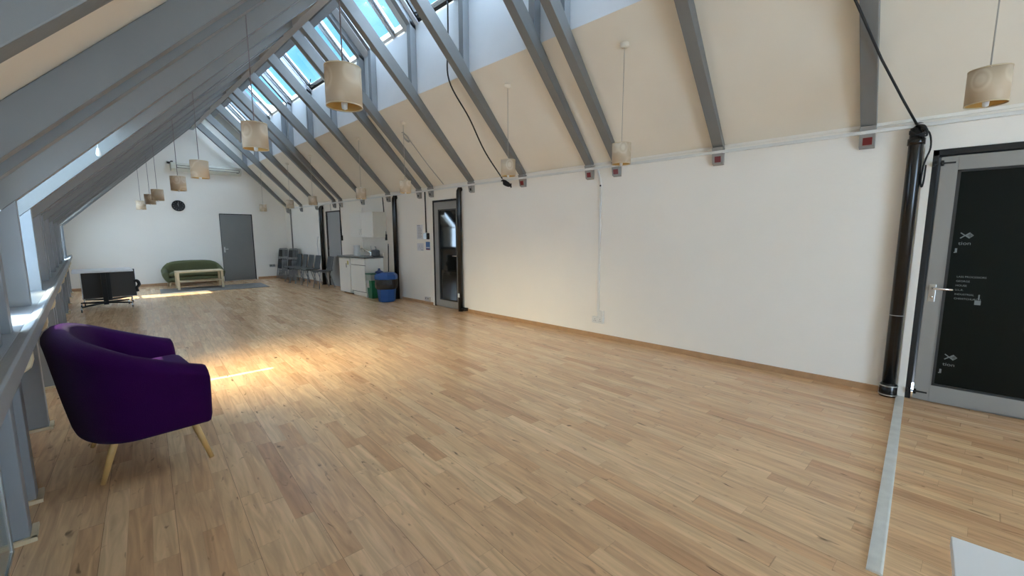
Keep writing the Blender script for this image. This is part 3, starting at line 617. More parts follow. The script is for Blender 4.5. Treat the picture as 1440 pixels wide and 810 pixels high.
# ------------------------------------------------------------------ pendant lamps
def pendant(x, y, ztop, zc, label, grp, rose, tilt=0.0):
    t = thing('pendant_lamp', label, 'pendant lamp', (x, y, zc), grp, local=True)
    R_, H_ = 0.093, 0.102
    sh = MB().lathe([(R_, -H_), (R_, H_), (R_ - 0.0022, H_), (R_ - 0.0022, -H_), (R_, -H_)], seg=40)
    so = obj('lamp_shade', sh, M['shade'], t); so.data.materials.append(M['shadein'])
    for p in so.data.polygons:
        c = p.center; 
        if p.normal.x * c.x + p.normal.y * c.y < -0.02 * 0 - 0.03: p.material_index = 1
    so.rotation_euler = (0, 0, random.random() * 6)
    obj('shade_rim', MB().lathe([(R_ + .001, -H_), (R_ + .001, -H_ + .006), (R_ - .003, -H_ + .006), (R_ - .003, -H_), (R_ + .001, -H_)], seg=40), M['palewood'], t)
    obj('shade_rim', MB().lathe([(R_ + .001, H_ - .006), (R_ + .001, H_), (R_ - .003, H_), (R_ - .003, H_ - .006), (R_ + .001, H_ - .006)], seg=40), M['palewood'], t)
    obj('spider_ring', MB().tube([(-R_, 0, H_ - 0.01), (R_, 0, H_ - 0.01)], 0.0018, 6).tube([(0, -R_, H_ - 0.01), (0, R_, H_ - 0.01)], 0.0018, 6), M['white_plastic'], t)
    obj('lamp_holder', MB().lathe([(0.001, H_ + 0.02), (0.012, H_ + 0.015), (0.017, H_ - 0.03), (0.017, H_ - 0.07), (0.001, H_ - 0.07)], seg=16), M['white_plastic'], t)
    obj('bulb', MB().lathe([(0.012, H_ - 0.07), (0.014, H_ - 0.08), (0.016, -H_ + 0.02), (0.014, -H_ - 0.008), (0.001, -H_ - 0.014)], seg=16), M['white_plastic'], t)
    obj('flex', MB().tube([(0, 0, H_ + 0.015), (0, 0, ztop - zc)], 0.0036, 6), M['wcord'] if rose else M['cord'], t)
    if rose: obj('ceiling_rose', MB().lathe([(0.001, ztop - zc + 0.03), (0.042, ztop - zc + 0.03), (0.042, ztop - zc), (0.03, ztop - zc - 0.012), (0.001, ztop - zc - 0.016)], seg=24), M['cream'], t)
for i, (y, zc) in enumerate([(2.30, 2.17), (3.95, 2.18), (6.28, 2.17), (7.86, 2.14), (10.3, 2.14), (11.6, 2.14), (13.6, 2.12)]):
    x = [1.06, 1.06, 1.065, 1.06, 1.065, 1.07, 1.075][i]
    pendant(x, y, zlc(x), zc, 'round wood veneer pendant hanging along the room middle, %s counted from the nearest' % ORD[i], 'pendants along the middle of the room', False)
for i, (y, x, zc) in enumerate([(-0.20, 3.9, 2.255), (2.26, 3.9, 2.19), (3.88, 3.9, 2.23), (6.33, 3.9, 2.19), (7.94, 3.9, 2.19), (10.4, 3.9, 2.20), (11.95, 3.9, 2.20), (14.28, 3.9, 2.21)]):
    pendant(x, y, zrc(x) - 0.03, zc, 'pale drum pendant below a ceiling rose near the tall wall, %s counted from the nearest' % ORD[i], 'pendants along the tall wall', True)

# ------------------------------------------------------------------ upholstered tubs
def tub_shell(hw, d0, d1, th, zb, z_arm, z_back, r_exp=2.6, n=44, lean=0.06, bulge=0.03, taper=0.05, drop=0.0, belly=0.0):
    """U-shaped shell open towards +X. d0: back (x=-d0), d1: front (x=+d1)."""
    path = []
    # left arm front -> back -> right arm front
    for k in range(n + 1):
        s = k / n
        a = math.pi * s                         # 0..pi
        cx = -math.sin(a); cy = math.cos(a)
        ex = math.copysign(abs(cx) ** (2 / r_exp), cx); ey = math.copysign(abs(cy) ** (2 / r_exp), cy)
        path.append((ex, ey, s))
    m = MB(); rings = []
    pts = []
    na = 10
    for k in range(na): pts.append((d1 * (1 - k / na), 1.0, 'a', k / na))
    for ex, ey, s in path: pts.append((ex * d0, ey, 'b', s))
    for k in range(na, 0, -1): pts.append((d1 * (1 - (k - 1) / na), -1.0, 'c', k / na))
    P = [Vector((p[0], p[1] * hw, 0)) for p in pts]
    for i, p in enumerate(P):
        tan = (P[min(i + 1, len(P) - 1)] - P[max(i - 1, 0)]).normalized()
        inn = Vector((-tan.y, tan.x, 0))
        cen = Vector((max(min(p.x, d1), 0.0) if abs(p.y) > hw * 0.99 else 0.0, 0, 0))
        if inn.dot(Vector((d1 * 0.3, 0, 0)) - p) < 0: inn = -inn
        f = (d1 - p.x) / (d1 + d0)             # 0 at arm front, 1 at back
        q = f ** 1.15
        zt_ = z_arm + (z_back - z_arm) * q
        zt_ -= drop * (abs(p.y) / hw) ** 5
        out_top = -inn * (bulge + lean * q)     # shell flares outwards with height
        h = zt_ - zb
        prof = [(0.02, 0.0), (-0.0, 0.012), (-0.25, 0.30), (-0.6, 0.60), (-0.95, 0.86), (-0.95, 0.95), (-0.5, 1.0)]
        ring = []
        base_in = inn * taper
        for fo, fz in prof:
            ring.append(p + base_in * (1 - fz) + out_top * (fz ** 0.8) * 1.0 - inn * belly * math.sin(math.pi * min(1.0, fz ** 0.8)) + Vector((0, 0, zb + h * fz)))
        top = ring[-1].copy()
        ring[-2] = p + out_top + inn * 0.0 + Vector((0, 0, zb + h - th * 0.45)); ring[-1] = p + out_top + inn * th * 0.28 + Vector((0, 0, zb + h))
        ring.append(p + out_top + inn * th * 0.75 + Vector((0, 0, zb + h)))
        ring.append(p + out_top + inn * th * 1.05 + Vector((0, 0, zb + h - th * 0.35)))
        ring.append(p + inn * th * 1.1 + out_top * 0.5 + Vector((0, 0, zb + h * 0.6)))
        ring.append(p + inn * th * 1.15 + Vector((0, 0, zb + h * 0.35)))
        ring.append(p + inn * th * 1.15 + base_in * 0.6 + Vector((0, 0, zb + 0.01)))
        rings.append(ring)
    L = len(rings[0]); vs = [v for r_ in rings for v in r_]; fs = []
    for i in range(len(rings) - 1):
        for k in range(L):
            fs.append((i * L + k, (i + 1) * L + k, (i + 1) * L + (k + 1) % L, i * L + (k + 1) % L))
    m.add(vs, fs, True)
    m.add(rings[0], [list(range(L))], True); m.add(rings[-1], [list(range(L - 1, -1, -1))], True)
    return m
def pad(x0, x1, y0, y1, z0, z1, round_back=0.0, crown=0.02, nx=10, ny=10, r=0.03, slope=0.0):
    """soft cushion with crowned top and rounded border"""
    m = MB(); top = []; bot = []
    vs = []; 
    def pos(i, j, up):
        u, v = i / nx, j / ny
        x = x0 + (x1 - x0) * u; y = y0 + (y1 - y0) * v
        if round_back:
            w = math.sqrt(max(0.0, 1 - (max(0.0, (0.45 - u) / 0.45)) ** 2.6))
            y = (y0 + y1) / 2 + (y - (y0 + y1) / 2) * (1 - round_back + round_back * w)
        e = min(u, 1 - u) * (x1 - x0); g = min(v, 1 - v) * (y1 - y0); k = min(1.0, min(e, g) / r)
        k = math.sqrt(max(0, 1 - (1 - k) ** 2))
        zm = (z0 + z1) / 2; hh = (z1 - z0) / 2
        c = crown * math.sin(math.pi * u) * math.sin(math.pi * v)
        return (x, y, zm + (hh * (0.55 + 0.45 * k) + (c if up else 0)) * (1 if up else -1) + slope * (u - 0.5))
    for up in (True, False):
        for i in range(nx + 1):
            for j in range(ny + 1): vs.append(pos(i, j, up))
    n = (nx + 1) * (ny + 1); fs = []
    g = lambda i, j: i * (ny + 1) + j
    for i in range(nx):
        for j in range(ny):
            fs.append((g(i, j), g(i + 1, j), g(i + 1, j + 1), g(i, j + 1))); fs.append((n + g(i, j), n + g(i, j + 1), n + g(i + 1, j + 1), n + g(i + 1, j)))
    for i in range(nx):
        fs.append((g(i, 0), n + g(i, 0), n + g(i + 1, 0), g(i + 1, 0))); fs.append((g(i, ny), g(i + 1, ny), n + g(i + 1, ny), n + g(i, ny)))
    for j in range(ny):
        fs.append((g(0, j), g(0, j + 1), n + g(0, j + 1), n + g(0, j))); fs.append((g(nx, j), n + g(nx, j), n + g(nx, j + 1), g(nx, j + 1)))
    return m.add(vs, fs, True)

# purple armchair
AC = (0.125, 3.49, 0.0); AR = math.radians(3)
t = thing('armchair', 'purple upholstered tub armchair with wooden legs beside the handrail', 'armchair', AC, rz=AR, local=True)
obj('shell', tub_shell(0.525, 0.28, 0.315, 0.14, 0.262, 0.615, 0.865, lean=0.04, bulge=0.03, taper=0.015, r_exp=2.3), M['purple'], t, sub=1)
obj('seat_base', pad(-0.20, 0.30, -0.44, 0.44, 0.262, 0.40, round_back=0.35, crown=0.0, r=0.04), M['purple'], t, sub=1)
obj('seat_cushion', pad(-0.12, 0.33, -0.372, 0.372, 0.385, 0.525, round_back=0.3, crown=0.022, r=0.05, slope=0.03), M['purple'], t, sub=1)
bc = MB()
for z in (0.60, 0.71):
    for y in (-0.13, 0.0, 0.13): bc.lathe([(0.001, 0.0), (0.010, 0.001), (0.011, 0.006), (0.001, 0.010)], (-0.15 - 0.0 + abs(y) * 0.18 - (z - 0.6) * 0.2, y, z), 12, 'X')
obj('button', bc, M['purple'], t)
for sx, sy in ((1, 1), (1, -1), (-1, 1), (-1, -1)):
    if sx > 0: a, b = (0.225, sy * 0.36, 0.28), (0.30, sy * 0.42, 0.0)
    else: a, b = (-0.10, sy * 0.30, 0.28), (-0.185, sy * 0.315, 0.0)
    obj('leg', MB().tube([a, b], [0.021, 0.0125], 16), M['legwood'], t)
# green sofa against the far wall
t = thing('sofa', 'small green upholstered sofa against the far white wall', 'sofa', (2.13, 14.72, 0), rz=math.radians(-90), local=True)
obj('shell', tub_shell(0.74, 0.30, 0.26, 0.14, 0.13, 0.52, 0.70, lean=0.0, bulge=-0.03, taper=0.13, r_exp=2.6, drop=0.11, belly=0.045), M['green'], t, sub=1)
obj('seat_base', pad(-0.26, 0.25, -0.62, 0.62, 0.12, 0.27, round_back=0.15, crown=0, r=0.04), M['green'], t, sub=1)
obj('seat_cushion', pad(-0.16, 0.28, -0.57, 0.57, 0.26, 0.40, round_back=0.1, crown=0.02, r=0.05), M['green'], t, sub=1)
for k, z in enumerate((0.43, 0.52, 0.605)):
    for y0, y1 in ((-0.56, -0.005), (0.005, 0.56)):
        obj('back_roll', MB().tube([(-0.175 - k * 0.012, y0, z), (-0.165 - k * 0.012, y0 + 0.03, z), (-0.165 - k * 0.012, y1 - 0.03, z), (-0.175 - k * 0.012, y1, z)], [0.03, 0.047, 0.047, 0.03], 12), M['green'], t, sub=1)
for sx, sy in ((0.2, 0.55), (0.2, -0.55), (-0.2, 0.55), (-0.2, -0.55)):
    obj('leg', MB().tube([(sx, sy, 0.15), (sx * 1.05, sy * 1.04, 0.0)], [0.022, 0.016], 12), M['palewood'], t)

# rug and slatted coffee table
rr = math.radians(-5)
rg = MB().box(-1.14, 1.14, -0.62, 0.62, 0.0, 0.010)
o = tag(obj('rug', rg, M['rug'], bevel=0.003), 'thin grey rug on the floor in front of the green sofa', 'rug'); o.location = (2.38, 13.34, 0.0); o.rotation_euler = (0, 0, rr)
t = thing('coffee_table', 'pale birch coffee table with lower shelf standing on the grey rug', 'coffee table', (2.1, 13.70, 0.010), local=True, rz=math.radians(-2))
obj('table_top', MB().box(-0.50, 0.50, -0.27, 0.27, 0.43, 0.465), M['palewood'], t, bevel=0.004)
obj('shelf', MB().box(-0.44, 0.44, -0.235, 0.235, 0.185, 0.205), M['palewood'], t, bevel=0.002)
for sx in (-1, 1):
    for sy in (-1, 1):
        obj('leg', MB().box(sx * 0.47 - 0.025, sx * 0.47 + 0.025, sy * 0.24 - 0.025, sy * 0.24 + 0.025, 0, 0.43), M['palewood'], t, bevel=0.004)

# ------------------------------------------------------------------ tables by the knee wall
def caster(px, py, t, z1=0.10):
    c = MB().tube([(px, py, 0.055), (px, py, z1)], 0.007, 8).box(px - 0.013, px + 0.013, py - 0.018, py + 0.012, 0.045, 0.065)
    s = obj('caster', c, M['metal'], t)
    obj('wheel', MB().cyl(0.029, -0.009, 0.009, (px, py - 0.005, 0.029), 18, 'X'), M['blackm'], s)
t = thing('folding_table', 'white-topped table on a black wheeled column base beside the handrail', 'table', (0.22, 11.2, 0), local=True)
obj('table_top', MB().box(-0.41, 0.41, -0.42, 0.42, 0.715, 0.748), M['white_top'], t, bevel=0.004)
obj('column', MB().box(-0.035, 0.035, -0.035, 0.035, 0.07, 0.715), M['blackm'], t, bevel=0.004)
for (a, b) in ((-0.34, -0.38), (0.36, -0.22), (-0.34, 0.34), (0.34, 0.34)):
    obj('foot', MB().tube([(0, 0, 0.115), (a, b, 0.095)], [0.022, 0.014], 8), M['blackm'], t); caster(a, b, t)
t = thing('folding_table', 'second table folded upright with its dark underside showing behind the white-topped one', 'table', (0.30, 11.85, 0), local=True)
obj('table_top', MB().box(-0.40, 0.42, 0.004, 0.028, 0.13, 0.70), M['white_top'], t, bevel=0.006)
obj('underside', MB().box(-0.385, 0.41, -0.012, 0.004, 0.135, 0.70), M['darkpanel'], t, bevel=0.004)
obj('column', MB().box(-0.03, 0.03, -0.07, -0.014, 0.08, 0.68), M['blackm'], t, bevel=0.004)
obj('hinge_lever', MB().tube(spl([(0.38, -0.03, 0.45), (0.44, -0.03, 0.44), (0.46, -0.03, 0.36), (0.42, -0.03, 0.30), (0.43, -0.03, 0.22)], 5), [0.03] * 11 + [0.026] * 10, 10), M['blackm'], t)
for a in (-0.38, 0.34):
    obj('foot', MB().tube([(0, -0.04, 0.10), (a, 0.28, 0.095)], [0.022, 0.014], 8), M['blackm'], t); caster(a, 0.28, t)
    caster(a * 0.98, -0.06, t, 0.14)
# corner of a white desk near the camera
t = thing('desk', 'corner of a white desk standing near the threshold strip', 'desk', (0.82, -0.75, 0))
obj('desk_top', MB().box(0.36, 1.278, -1.70, -0.10, 0.695, 0.72), M['white_top'], t, bevel=0.002)
for x in (0.42, 1.18):
    for y in (-1.62, -0.22): obj('leg', MB().box(x, x + 0.04, y, y + 0.04, 0, 0.695), M['white_plastic'], t)

# ------------------------------------------------------------------ kitchen
KX = 4.325
t = thing('sink_cupboard', 'white base cupboard with drawer and door under the worktop', 'cupboard', (4.55, 9.1, 0))
obj('carcass', MB().box(KX + 0.02, XR - 0.002, 8.80, 9.50, 0.10, 0.868).box(KX + 0.02, XR - 0.002, 8.80, 8.818, 0.0, 0.10), M['cabinet'], t)
obj('plinth', MB().box(KX + 0.05, KX + 0.07, 8.818, 9.50, 0.0, 0.10), M['cabinet'], t)
obj('door', MB().box(KX, KX + 0.02, 8.805, 9.495, 0.115, 0.705), M['cabinet'], t, bevel=0.003)
obj('front_gap', MB().box(KX + 0.0185, KX + 0.0205, 8.805, 9.5, 0.10, 0.866), M['blackm'], t)  # black sheet puts shade into the joints between the fronts
obj('drawer', MB().box(KX, KX + 0.02, 8.805, 9.495, 0.718, 0.862), M['cabinet'], t, bevel=0.003)
t = thing('fridge', 'white undercounter fridge with small stickers beside the grey chairs', 'fridge', (4.55, 9.85, 0))
obj('body', MB().box(KX + 0.05, XR - 0.02, 9.56, 10.12, 0.02, 0.85), M['cabinet'], t, bevel=0.006)
obj('door', MB().box(KX, KX + 0.045, 9.56, 10.12, 0.04, 0.85), M['cabinet'], t, bevel=0.008)
obj('foot', MB().box(KX + 0.08, KX + 0.12, 9.60, 9.64, 0, 0.02).box(KX + 0.08, KX + 0.12, 10.04, 10.08, 0, 0.02).box(XR - 0.1, XR - 0.06, 9.6, 9.64, 0, 0.02).box(XR - 0.1, XR - 0.06, 10.04, 10.08, 0, 0.02), M['blackm'], t)
obj('sticker', MB().box(KX - 0.002, KX, 9.60, 9.67, 0.70, 0.79), M['yellow'], t, label='yellow sticker')
obj('sticker', MB().box(KX - 0.002, KX, 9.71, 9.74, 0.63, 0.73), M['blackm'], t, label='black sticker')
t = thing('worktop', 'dark speckled worktop over the fridge and sink cupboard', 'worktop', (4.55, 9.5, 0.87))
obj('slab', MB().box(KX - 0.025, XR, 8.77, 10.17, 0.869, 0.905), M['granite'], t, bevel=0.01, seg=3)
obj('upstand', MB().box(XR - 0.016, XR, 8.77, 10.17, 0.905, 0.98), M['cabinet'], t)
sk = MB().box(4.40, 4.70, 8.86, 9.42, 0.903, 0.909)
obj('sink_rim', sk, M['metal'], t, bevel=0.002)
obj('sink_bowl', MB().box(4.44, 4.66, 8.98, 9.30, 0.9085, 0.9105), mat('dark_steel', (0.12, 0.12, 0.12), 0.3, metal=0.8), t)
t = thing('tap', 'chrome mixer tap with long spout at the sink', 'tap', (4.70, 9.16, 0.905))
obj('tap_body', MB().lathe([(0.001, 0.905), (0.03, 0.905), (0.026, 0.92), (0.022, 0.99), (0.024, 1.06), (0.001, 1.07)], (4.68, 9.16, 0), 16), M['chrome'], t)
obj('spout', MB().tube(spl([(4.68, 9.16, 0.97), (4.60, 9.22, 1.03), (4.52, 9.30, 1.08), (4.50, 9.32, 1.06)], 5), 0.012, 10), M['chrome'], t)
obj('lever', MB().tube([(4.68, 9.16, 1.06), (4.66, 9.13, 1.13), (4.64, 9.12, 1.15)], 0.009, 8), M['chrome'], t)
t = thing('paper_towel_roll', 'white cylinder roll standing on the worktop above the fridge', 'roll', (4.58, 9.68, 0.905), local=True)
obj('roll', MB().lathe([(0.001, 0), (0.075, 0.0), (0.078, 0.01), (0.078, 0.235), (0.074, 0.245), (0.02, 0.245), (0.02, 0.23), (0.001, 0.23)], seg=28), M['white_plastic'], t)
t = thing('toaster', 'small rounded grey toaster on the worktop beside the tap', 'toaster', (4.62, 8.84, 0.905), local=True)
obj('body', MB().box(-0.07, 0.07, -0.09, 0.09, 0.006, 0.15), M['chairgrey'], t, bevel=0.03, seg=4)
obj('slot', MB().box(-0.03, -0.015, -0.06, 0.06, 0.149, 0.152).box(0.015, 0.03, -0.06, 0.06, 0.149, 0.152), M['blackm'], t)
obj('base', MB().box(-0.06, 0.06, -0.08, 0.08, 0.0, 0.008), M['blackm'], t)
t = thing('soap_bottle', 'small clear bottle with pump standing behind the tap', 'bottle', (4.73, 9.03, 0.905), local=True)
obj('bottle', MB().lathe([(0.001, 0), (0.028, 0), (0.030, 0.02), (0.030, 0.13), (0.012, 0.16), (0.012, 0.18), (0.001, 0.18)], seg=16), M['cliner'], t)
obj('pump', MB().tube([(0, 0, 0.18), (0, 0, 0.215), (-0.03, 0, 0.213)], 0.006, 8), M['blackm'], t)
t = thing('wall_cupboard', 'white two-door wall cupboard above the sink', 'cupboard', (4.6, 9.1, 1.33))
obj('carcass', MB().box(4.47, XR, 8.60, 9.70, 1.335, 1.89), mat('beige_laminate', (0.60, 0.57, 0.48), 0.4), t)
obj('door_gap', MB().box(4.4685, 4.4705, 8.602, 9.698, 1.337, 1.888), M['blackm'], t)  # black backing paints shade into the slit between the doors
for a, b in ((8.602, 9.144), (9.154, 9.698)):
    dd = obj('door', MB().box(4.45, 4.469, a, b, 1.337, 1.888), M['cabinet'], t, bevel=0.002)
    hy = 9.11 if a < 9 else 9.19
    obj('handle', MB().tube([(4.45, hy, 1.40), (4.428, hy, 1.40), (4.428, hy, 1.52), (4.45, hy, 1.52)], 0.005, 8), M['metal'], dd)
struct('trim_4', MB().box(XR - 0.02, XR, 9.72, 10.75, 0.98, 2.05), M['wall'])

# bins and broom
def ngon(cx, cy, rx, ry, n=8, rot=0.3927): return [(cx + rx * math.cos(2 * math.pi * k / n + rot), cy + ry * math.sin(2 * math.pi * k / n + rot)) for k in range(n)]
def loft(secs, cx, cy, n=8, power=None):
    m = MB(); vs = []
    for rx, ry, z in secs: vs += [(x, y, z) for x, y in ngon(cx, cy, rx, ry, n)]
    fs = [(i * n + k, i * n + (k + 1) % n, (i + 1) * n + (k + 1) % n, (i + 1) * n + k) for i in range(len(secs) - 1) for k in range(n)]
    m.add(vs, fs); m.add([vs[k] for k in range(n)], [list(range(n))]); m.add(vs[-n:], [list(range(n - 1, -1, -1))]); return m
BX, BY = 4.385, 7.98
t = thing('recycling_bin', 'tall blue bin with a black liner and hooded blue top', 'bin', (BX, BY, 0))
obj('body', loft([(0.165, 0.165, 0.0), (0.175, 0.175, 0.02), (0.215, 0.215, 0.46)], BX, BY), M['bluebin'], t, bevel=0.008)
obj('bin_liner', loft([(0.205, 0.205, 0.27), (0.226, 0.226, 0.30), (0.232, 0.232, 0.38), (0.230, 0.230, 0.475), (0.21, 0.21, 0.48)], BX, BY, 16), M['liner'], t, bevel=0.004)
obj('hood', loft([(0.236, 0.236, 0.47), (0.238, 0.238, 0.52), (0.232, 0.232, 0.56), (0.17, 0.17, 0.61), (0.10, 0.10, 0.615)], BX, BY), M['bluebin'], t, bevel=0.012)
obj('liner_knot', MB().lathe([(0.001, 0.60), (0.09, 0.605), (0.08, 0.635), (0.03, 0.655), (0.02, 0.70), (0.001, 0.70)], (4.27, 8.05, 0), 10), mat('dark_blue_bag', (0.01, 0.02, 0.09), 0.35, bump=0.6), t)
GX, GY = 4.44, 8.62
t = thing('waste_bin', 'small green bin with a clear liner squeezed beside the blue bin', 'bin', (GX, GY, 0))
def rb(x0, x1, y0, y1, z0, z1, tp=0.02):
    return MB().add([(x0 + tp, y0 + tp, z0), (x1 - tp, y0 + tp, z0), (x1 - tp, y1 - tp, z0), (x0 + tp, y1 - tp, z0), (x0, y0, z1), (x1, y0, z1), (x1, y1, z1), (x0, y1, z1)], [(0, 3, 2, 1), (4, 5, 6, 7), (0, 1, 5, 4), (1, 2, 6, 5), (2, 3, 7, 6), (3, 0, 4, 7)])
obj('body', rb(GX - 0.13, GX + 0.15, GY - 0.12, GY + 0.12, 0, 0.50, 0.03), M['greenbin'], t, bevel=0.012)
obj('bin_liner', rb(GX - 0.14, GX + 0.16, GY - 0.13, GY + 0.13, 0.40, 0.53, 0.004), M['cliner'], t, bevel=0.01)
obj('rim', rb(GX - 0.145, GX + 0.165, GY - 0.135, GY + 0.135, 0.53, 0.55, 0.0), M['greenbin'], t, bevel=0.008)
obj('paper_label', MB().add([(GX - 0.132, GY - 0.02, 0.40), (GX - 0.132, GY + 0.08, 0.40), (GX - 0.125, GY + 0.075, 0.24), (GX - 0.125, GY - 0.02, 0.24), (GX - 0.138, GY - 0.02, 0.40), (GX - 0.138, GY + 0.08, 0.40), (GX - 0.131, GY + 0.075, 0.24), (GX - 0.131, GY - 0.02, 0.24)], [(0, 1, 2, 3), (7, 6, 5, 4), (0, 4, 5, 1), (1, 5, 6, 2), (2, 6, 7, 3), (3, 7, 4, 0)]), M['paper'], t)
t = thing('broom', 'dark thin-handled broom standing behind the blue bin', 'broom', (4.62, 8.42, 0))
obj('broom_handle', MB().tube([(4.70, 8.46, 0.06), (4.71, 8.42, 1.20)], 0.012, 8), M['blackm'], t)
obj('broom_head', MB().box(4.61, 4.75, 8.44, 8.49, 0.0, 0.07), M['bluebin'], t, bevel=0.006)

# ------------------------------------------------------------------ chairs
def shell_chair(label):
    t = thing('stacking_chair', label, 'chair', (0, 0, 0), 'grey chairs along the tall wall', local=True)   # faces -X
    # one-piece shell: seat then back, as a thin swept sheet
    prof = [(-0.235, 0.425), (-0.20, 0.445), (-0.05, 0.44), (0.09, 0.435), (0.15, 0.46), (0.175, 0.53), (0.20, 0.66), (0.225, 0.80), (0.23, 0.825)]
    m = MB(); n = 9; vs = []
    for i, (x, z) in enumerate(prof):
        w = 0.215 if i < 4 else 0.20 - 0.003 * i
        if i == len(prof) - 1: w = 0.175
        for j in range(n):
            v = -1 + 2 * j / (n - 1)
            vs.append((x - (0.03 * v * v if i > 4 else 0), v * w, z + (0.018 * v * v if i < 4 else 0)))
    fs = [(i * n + j, i * n + j + 1, (i + 1) * n + j + 1, (i + 1) * n + j) for i in range(len(prof) - 1) for j in range(n - 1)]
    m.add(vs, fs, True)
    o = obj('shell', m, M['chairgrey'], t); onesolid(o, 0.012)
    for sx, fx2 in ((-0.16, -0.215), (0.08, 0.19)):
        for sy in (-1, 1): obj('leg', MB().tube([(sx, sy * 0.15, 0.435), (fx2, sy * 0.205, 0.0)], 0.010, 8), M['frame'], t)
    for sy in (-1, 1): obj('seat_rail', MB().tube([(-0.16, sy * 0.15, 0.428), (0.08, sy * 0.15, 0.424)], 0.009, 8), M['frame'], t)
    obj('stretcher', MB().tube([(-0.19, -0.185, 0.2), (-0.19, 0.185, 0.2)], 0.007, 6), M['frame'], t)
    return t
c0 = shell_chair('grey shell chair on metal legs, nearest to the fridge')
c0.location = (4.42, 11.32, 0)
for y, l in ((12.16, 'grey shell chair standing in front of the dark door frame'), (12.66, 'grey shell chair beside the one at the dark door frame, away from the fridge'), (13.12, 'grey shell chair in the middle of the row between door and folding chairs'), (13.58, 'grey shell chair next to the stack of black folding chairs')):
    copy_tree(c0, (4.42, y, 0), l)
def fold_chair(label):
    t = thing('folding_chair', label, 'chair', (0, 0, 0), 'black folding chairs in the far corner', local=True)   # folded flat, faces -X, leans to +X
    hw = 0.205
    fr = MB().tube(spl([(-0.06, -hw, 0.0), (0.02, -hw, 0.55), (0.055, -hw * 0.98, 0.86), (0.065, -hw * 0.72, 0.955), (0.067, 0, 0.97), (0.065, hw * 0.72, 0.955), (0.055, hw * 0.98, 0.86), (0.02, hw, 0.55), (-0.06, hw, 0.0)], 5), 0.0125, 8)
    obj('front_frame', fr, M['frame'], t)
    rf = MB().tube([(0.02, -0.175, 0.0), (0.012, -0.175, 0.60)], 0.011, 8).tube([(0.02, 0.175, 0.0), (0.012, 0.175, 0.60)], 0.011, 8)
    for z in (0.10, 0.26): rf.tube([(-0.05 + z * 0.15, -hw, z), (-0.05 + z * 0.15, hw, z)], 0.008, 6)
    rf.tube([(0.035, -hw, 0.66), (0.035, hw, 0.66)], 0.008, 6)
    obj('rear_frame', rf, M['frame'], t)
    obj('seat', MB().add([(0.0, -0.17, 0.33), (0.0, 0.17, 0.33), (0.03, 0.165, 0.64), (0.03, -0.165, 0.64), (-0.022, -0.17, 0.33), (-0.022, 0.17, 0.33), (0.010, 0.165, 0.64), (0.010, -0.165, 0.64)], [(0, 1, 2, 3), (7, 6, 5, 4), (0, 4, 5, 1), (1, 5, 6, 2), (2, 6, 7, 3), (3, 7, 4, 0)]), M['blackm'], t, bevel=0.008)
    obj('backrest', MB().add([(0.042, -0.18, 0.71), (0.042, 0.18, 0.71), (0.062, 0.155, 0.93), (0.062, -0.155, 0.93), (0.030, -0.18, 0.71), (0.030, 0.18, 0.71), (0.050, 0.155, 0.93), (0.050, -0.155, 0.93)], [(0, 1, 2, 3), (7, 6, 5, 4), (0, 4, 5, 1), (1, 5, 6, 2), (2, 6, 7, 3), (3, 7, 4, 0)]), M['blackm'], t, bevel=0.006)
    return t
f0 = fold_chair('black folding chair, outermost of the stack in the corner')
f0.location = (4.42, 14.85, 0)
names = ['second', 'third', 'fourth']
for k in range(3): copy_tree(f0, (4.42 + 0.045 * (k + 1), 14.85, 0), 'black folding chair, %s from the outside in the corner stack' % names[k])
for k in range(4):
    copy_tree(f0, (4.46 + 0.045 * k, 14.05, 0), 'black folding chair, %s from the outside in the stack nearer the grey chairs' % (['outermost'] + names)[k])

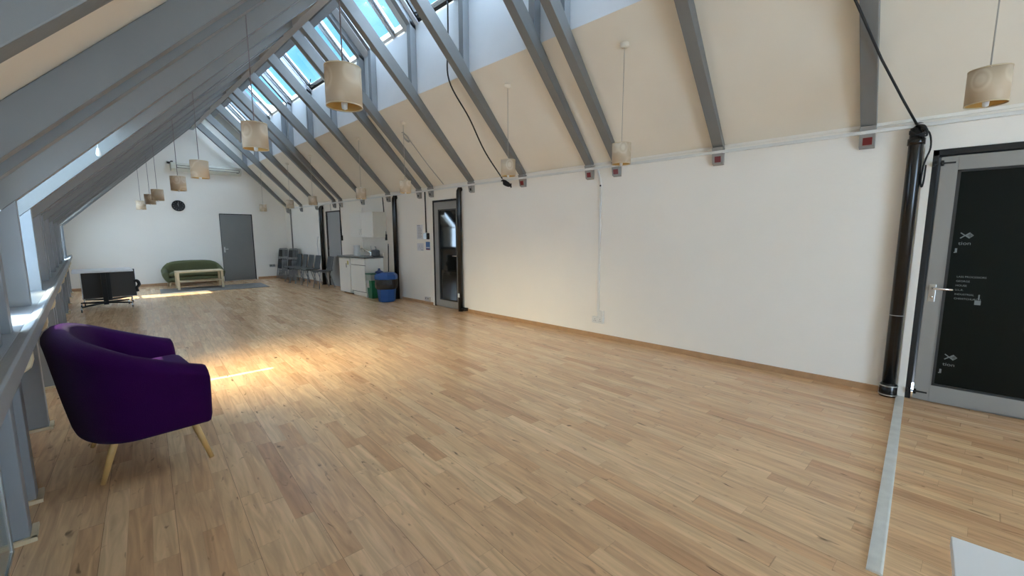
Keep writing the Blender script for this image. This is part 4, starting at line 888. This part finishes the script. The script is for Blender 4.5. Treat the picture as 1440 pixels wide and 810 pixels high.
# ------------------------------------------------------------------ far wall things
t = thing('air_conditioner', 'long cream air conditioning unit high on the far wall', 'air conditioner', (2.74, YF, 3.2))
obj('casing', MB().add([(x, y, z) for x in (1.90, 3.58) for y, z in ((YF, 3.18), (YF - 0.15, 3.18), (YF - 0.22, 3.24), (YF - 0.22, 3.33), (YF - 0.19, 3.41), (YF, 3.41))],
    [(0, 1, 2, 3, 4, 5), (11, 10, 9, 8, 7, 6)] + [(i, i + 6, (i + 1) % 6 + 6, (i + 1) % 6) for i in range(6)]), M['ac'], t, bevel=0.012)
gr = MB().box(2.02, 3.52, YF - 0.226, YF - 0.218, 3.362 - 0.03, 3.342).box(2.02, 3.52, YF - 0.226, YF - 0.218, 3.262, 3.272).box(2.02, 2.03, YF - 0.226, YF - 0.218, 3.262, 3.342).box(3.51, 3.52, YF - 0.226, YF - 0.218, 3.262, 3.342)
obj('outlet_frame', gr, M['blackm'], t)
obj('louvre', MB().box(2.03, 3.51, YF - 0.224, YF - 0.219, 3.29, 3.315), M['ac'], t)
obj('bracket', MB().box(1.84, 1.93, YF - 0.06, YF, 3.38, 3.43).cyl(0.03, 3.40, 3.45, (1.94, YF - 0.1, 0), 12), M['blackm'], t)
obj('badge', MB().box(3.44, 3.50, YF - 0.226, YF - 0.219, 3.245, 3.255), M['blackm'], t)
t = thing('wall_clock', 'round black wall clock on the far wall above the sofa', 'clock', (2.0, YF, 2.23), local=True)
obj('case', MB().lathe([(0.001, 0), (0.15, 0), (0.152, -0.03), (0.138, -0.035), (0.134, -0.02), (0.001, -0.02)], seg=36, axis='Y'), M['blackm'], t)
tk = MB()
for k in range(12):
    a = math.radians(30 * k); c, s = math.cos(a), math.sin(a)
    tk.tube([(0.10 * c, -0.022, 0.10 * s), (0.122 * c, -0.022, 0.122 * s)], 0.004, 5)
obj('hour_marks', tk, M['alu'], t)
obj('hand', MB().tube([(0, -0.025, 0), (-0.02, -0.025, 0.065)], 0.005, 6), M['alu'], t); obj('hand', MB().tube([(0, -0.027, -0.02), (0.005, -0.027, 0.10)], 0.004, 6), M['alu'], t)
tag(obj('floor_hatch', MB().cyl(0.05, 0.0, 0.006, (4.15, 13.2, 0), 20), M['blackm']), 'small dark round floor plate in the floor before the folding chairs', 'floor plate')

for o in bpy.data.objects:
    if '_off' in o: del o['_off']
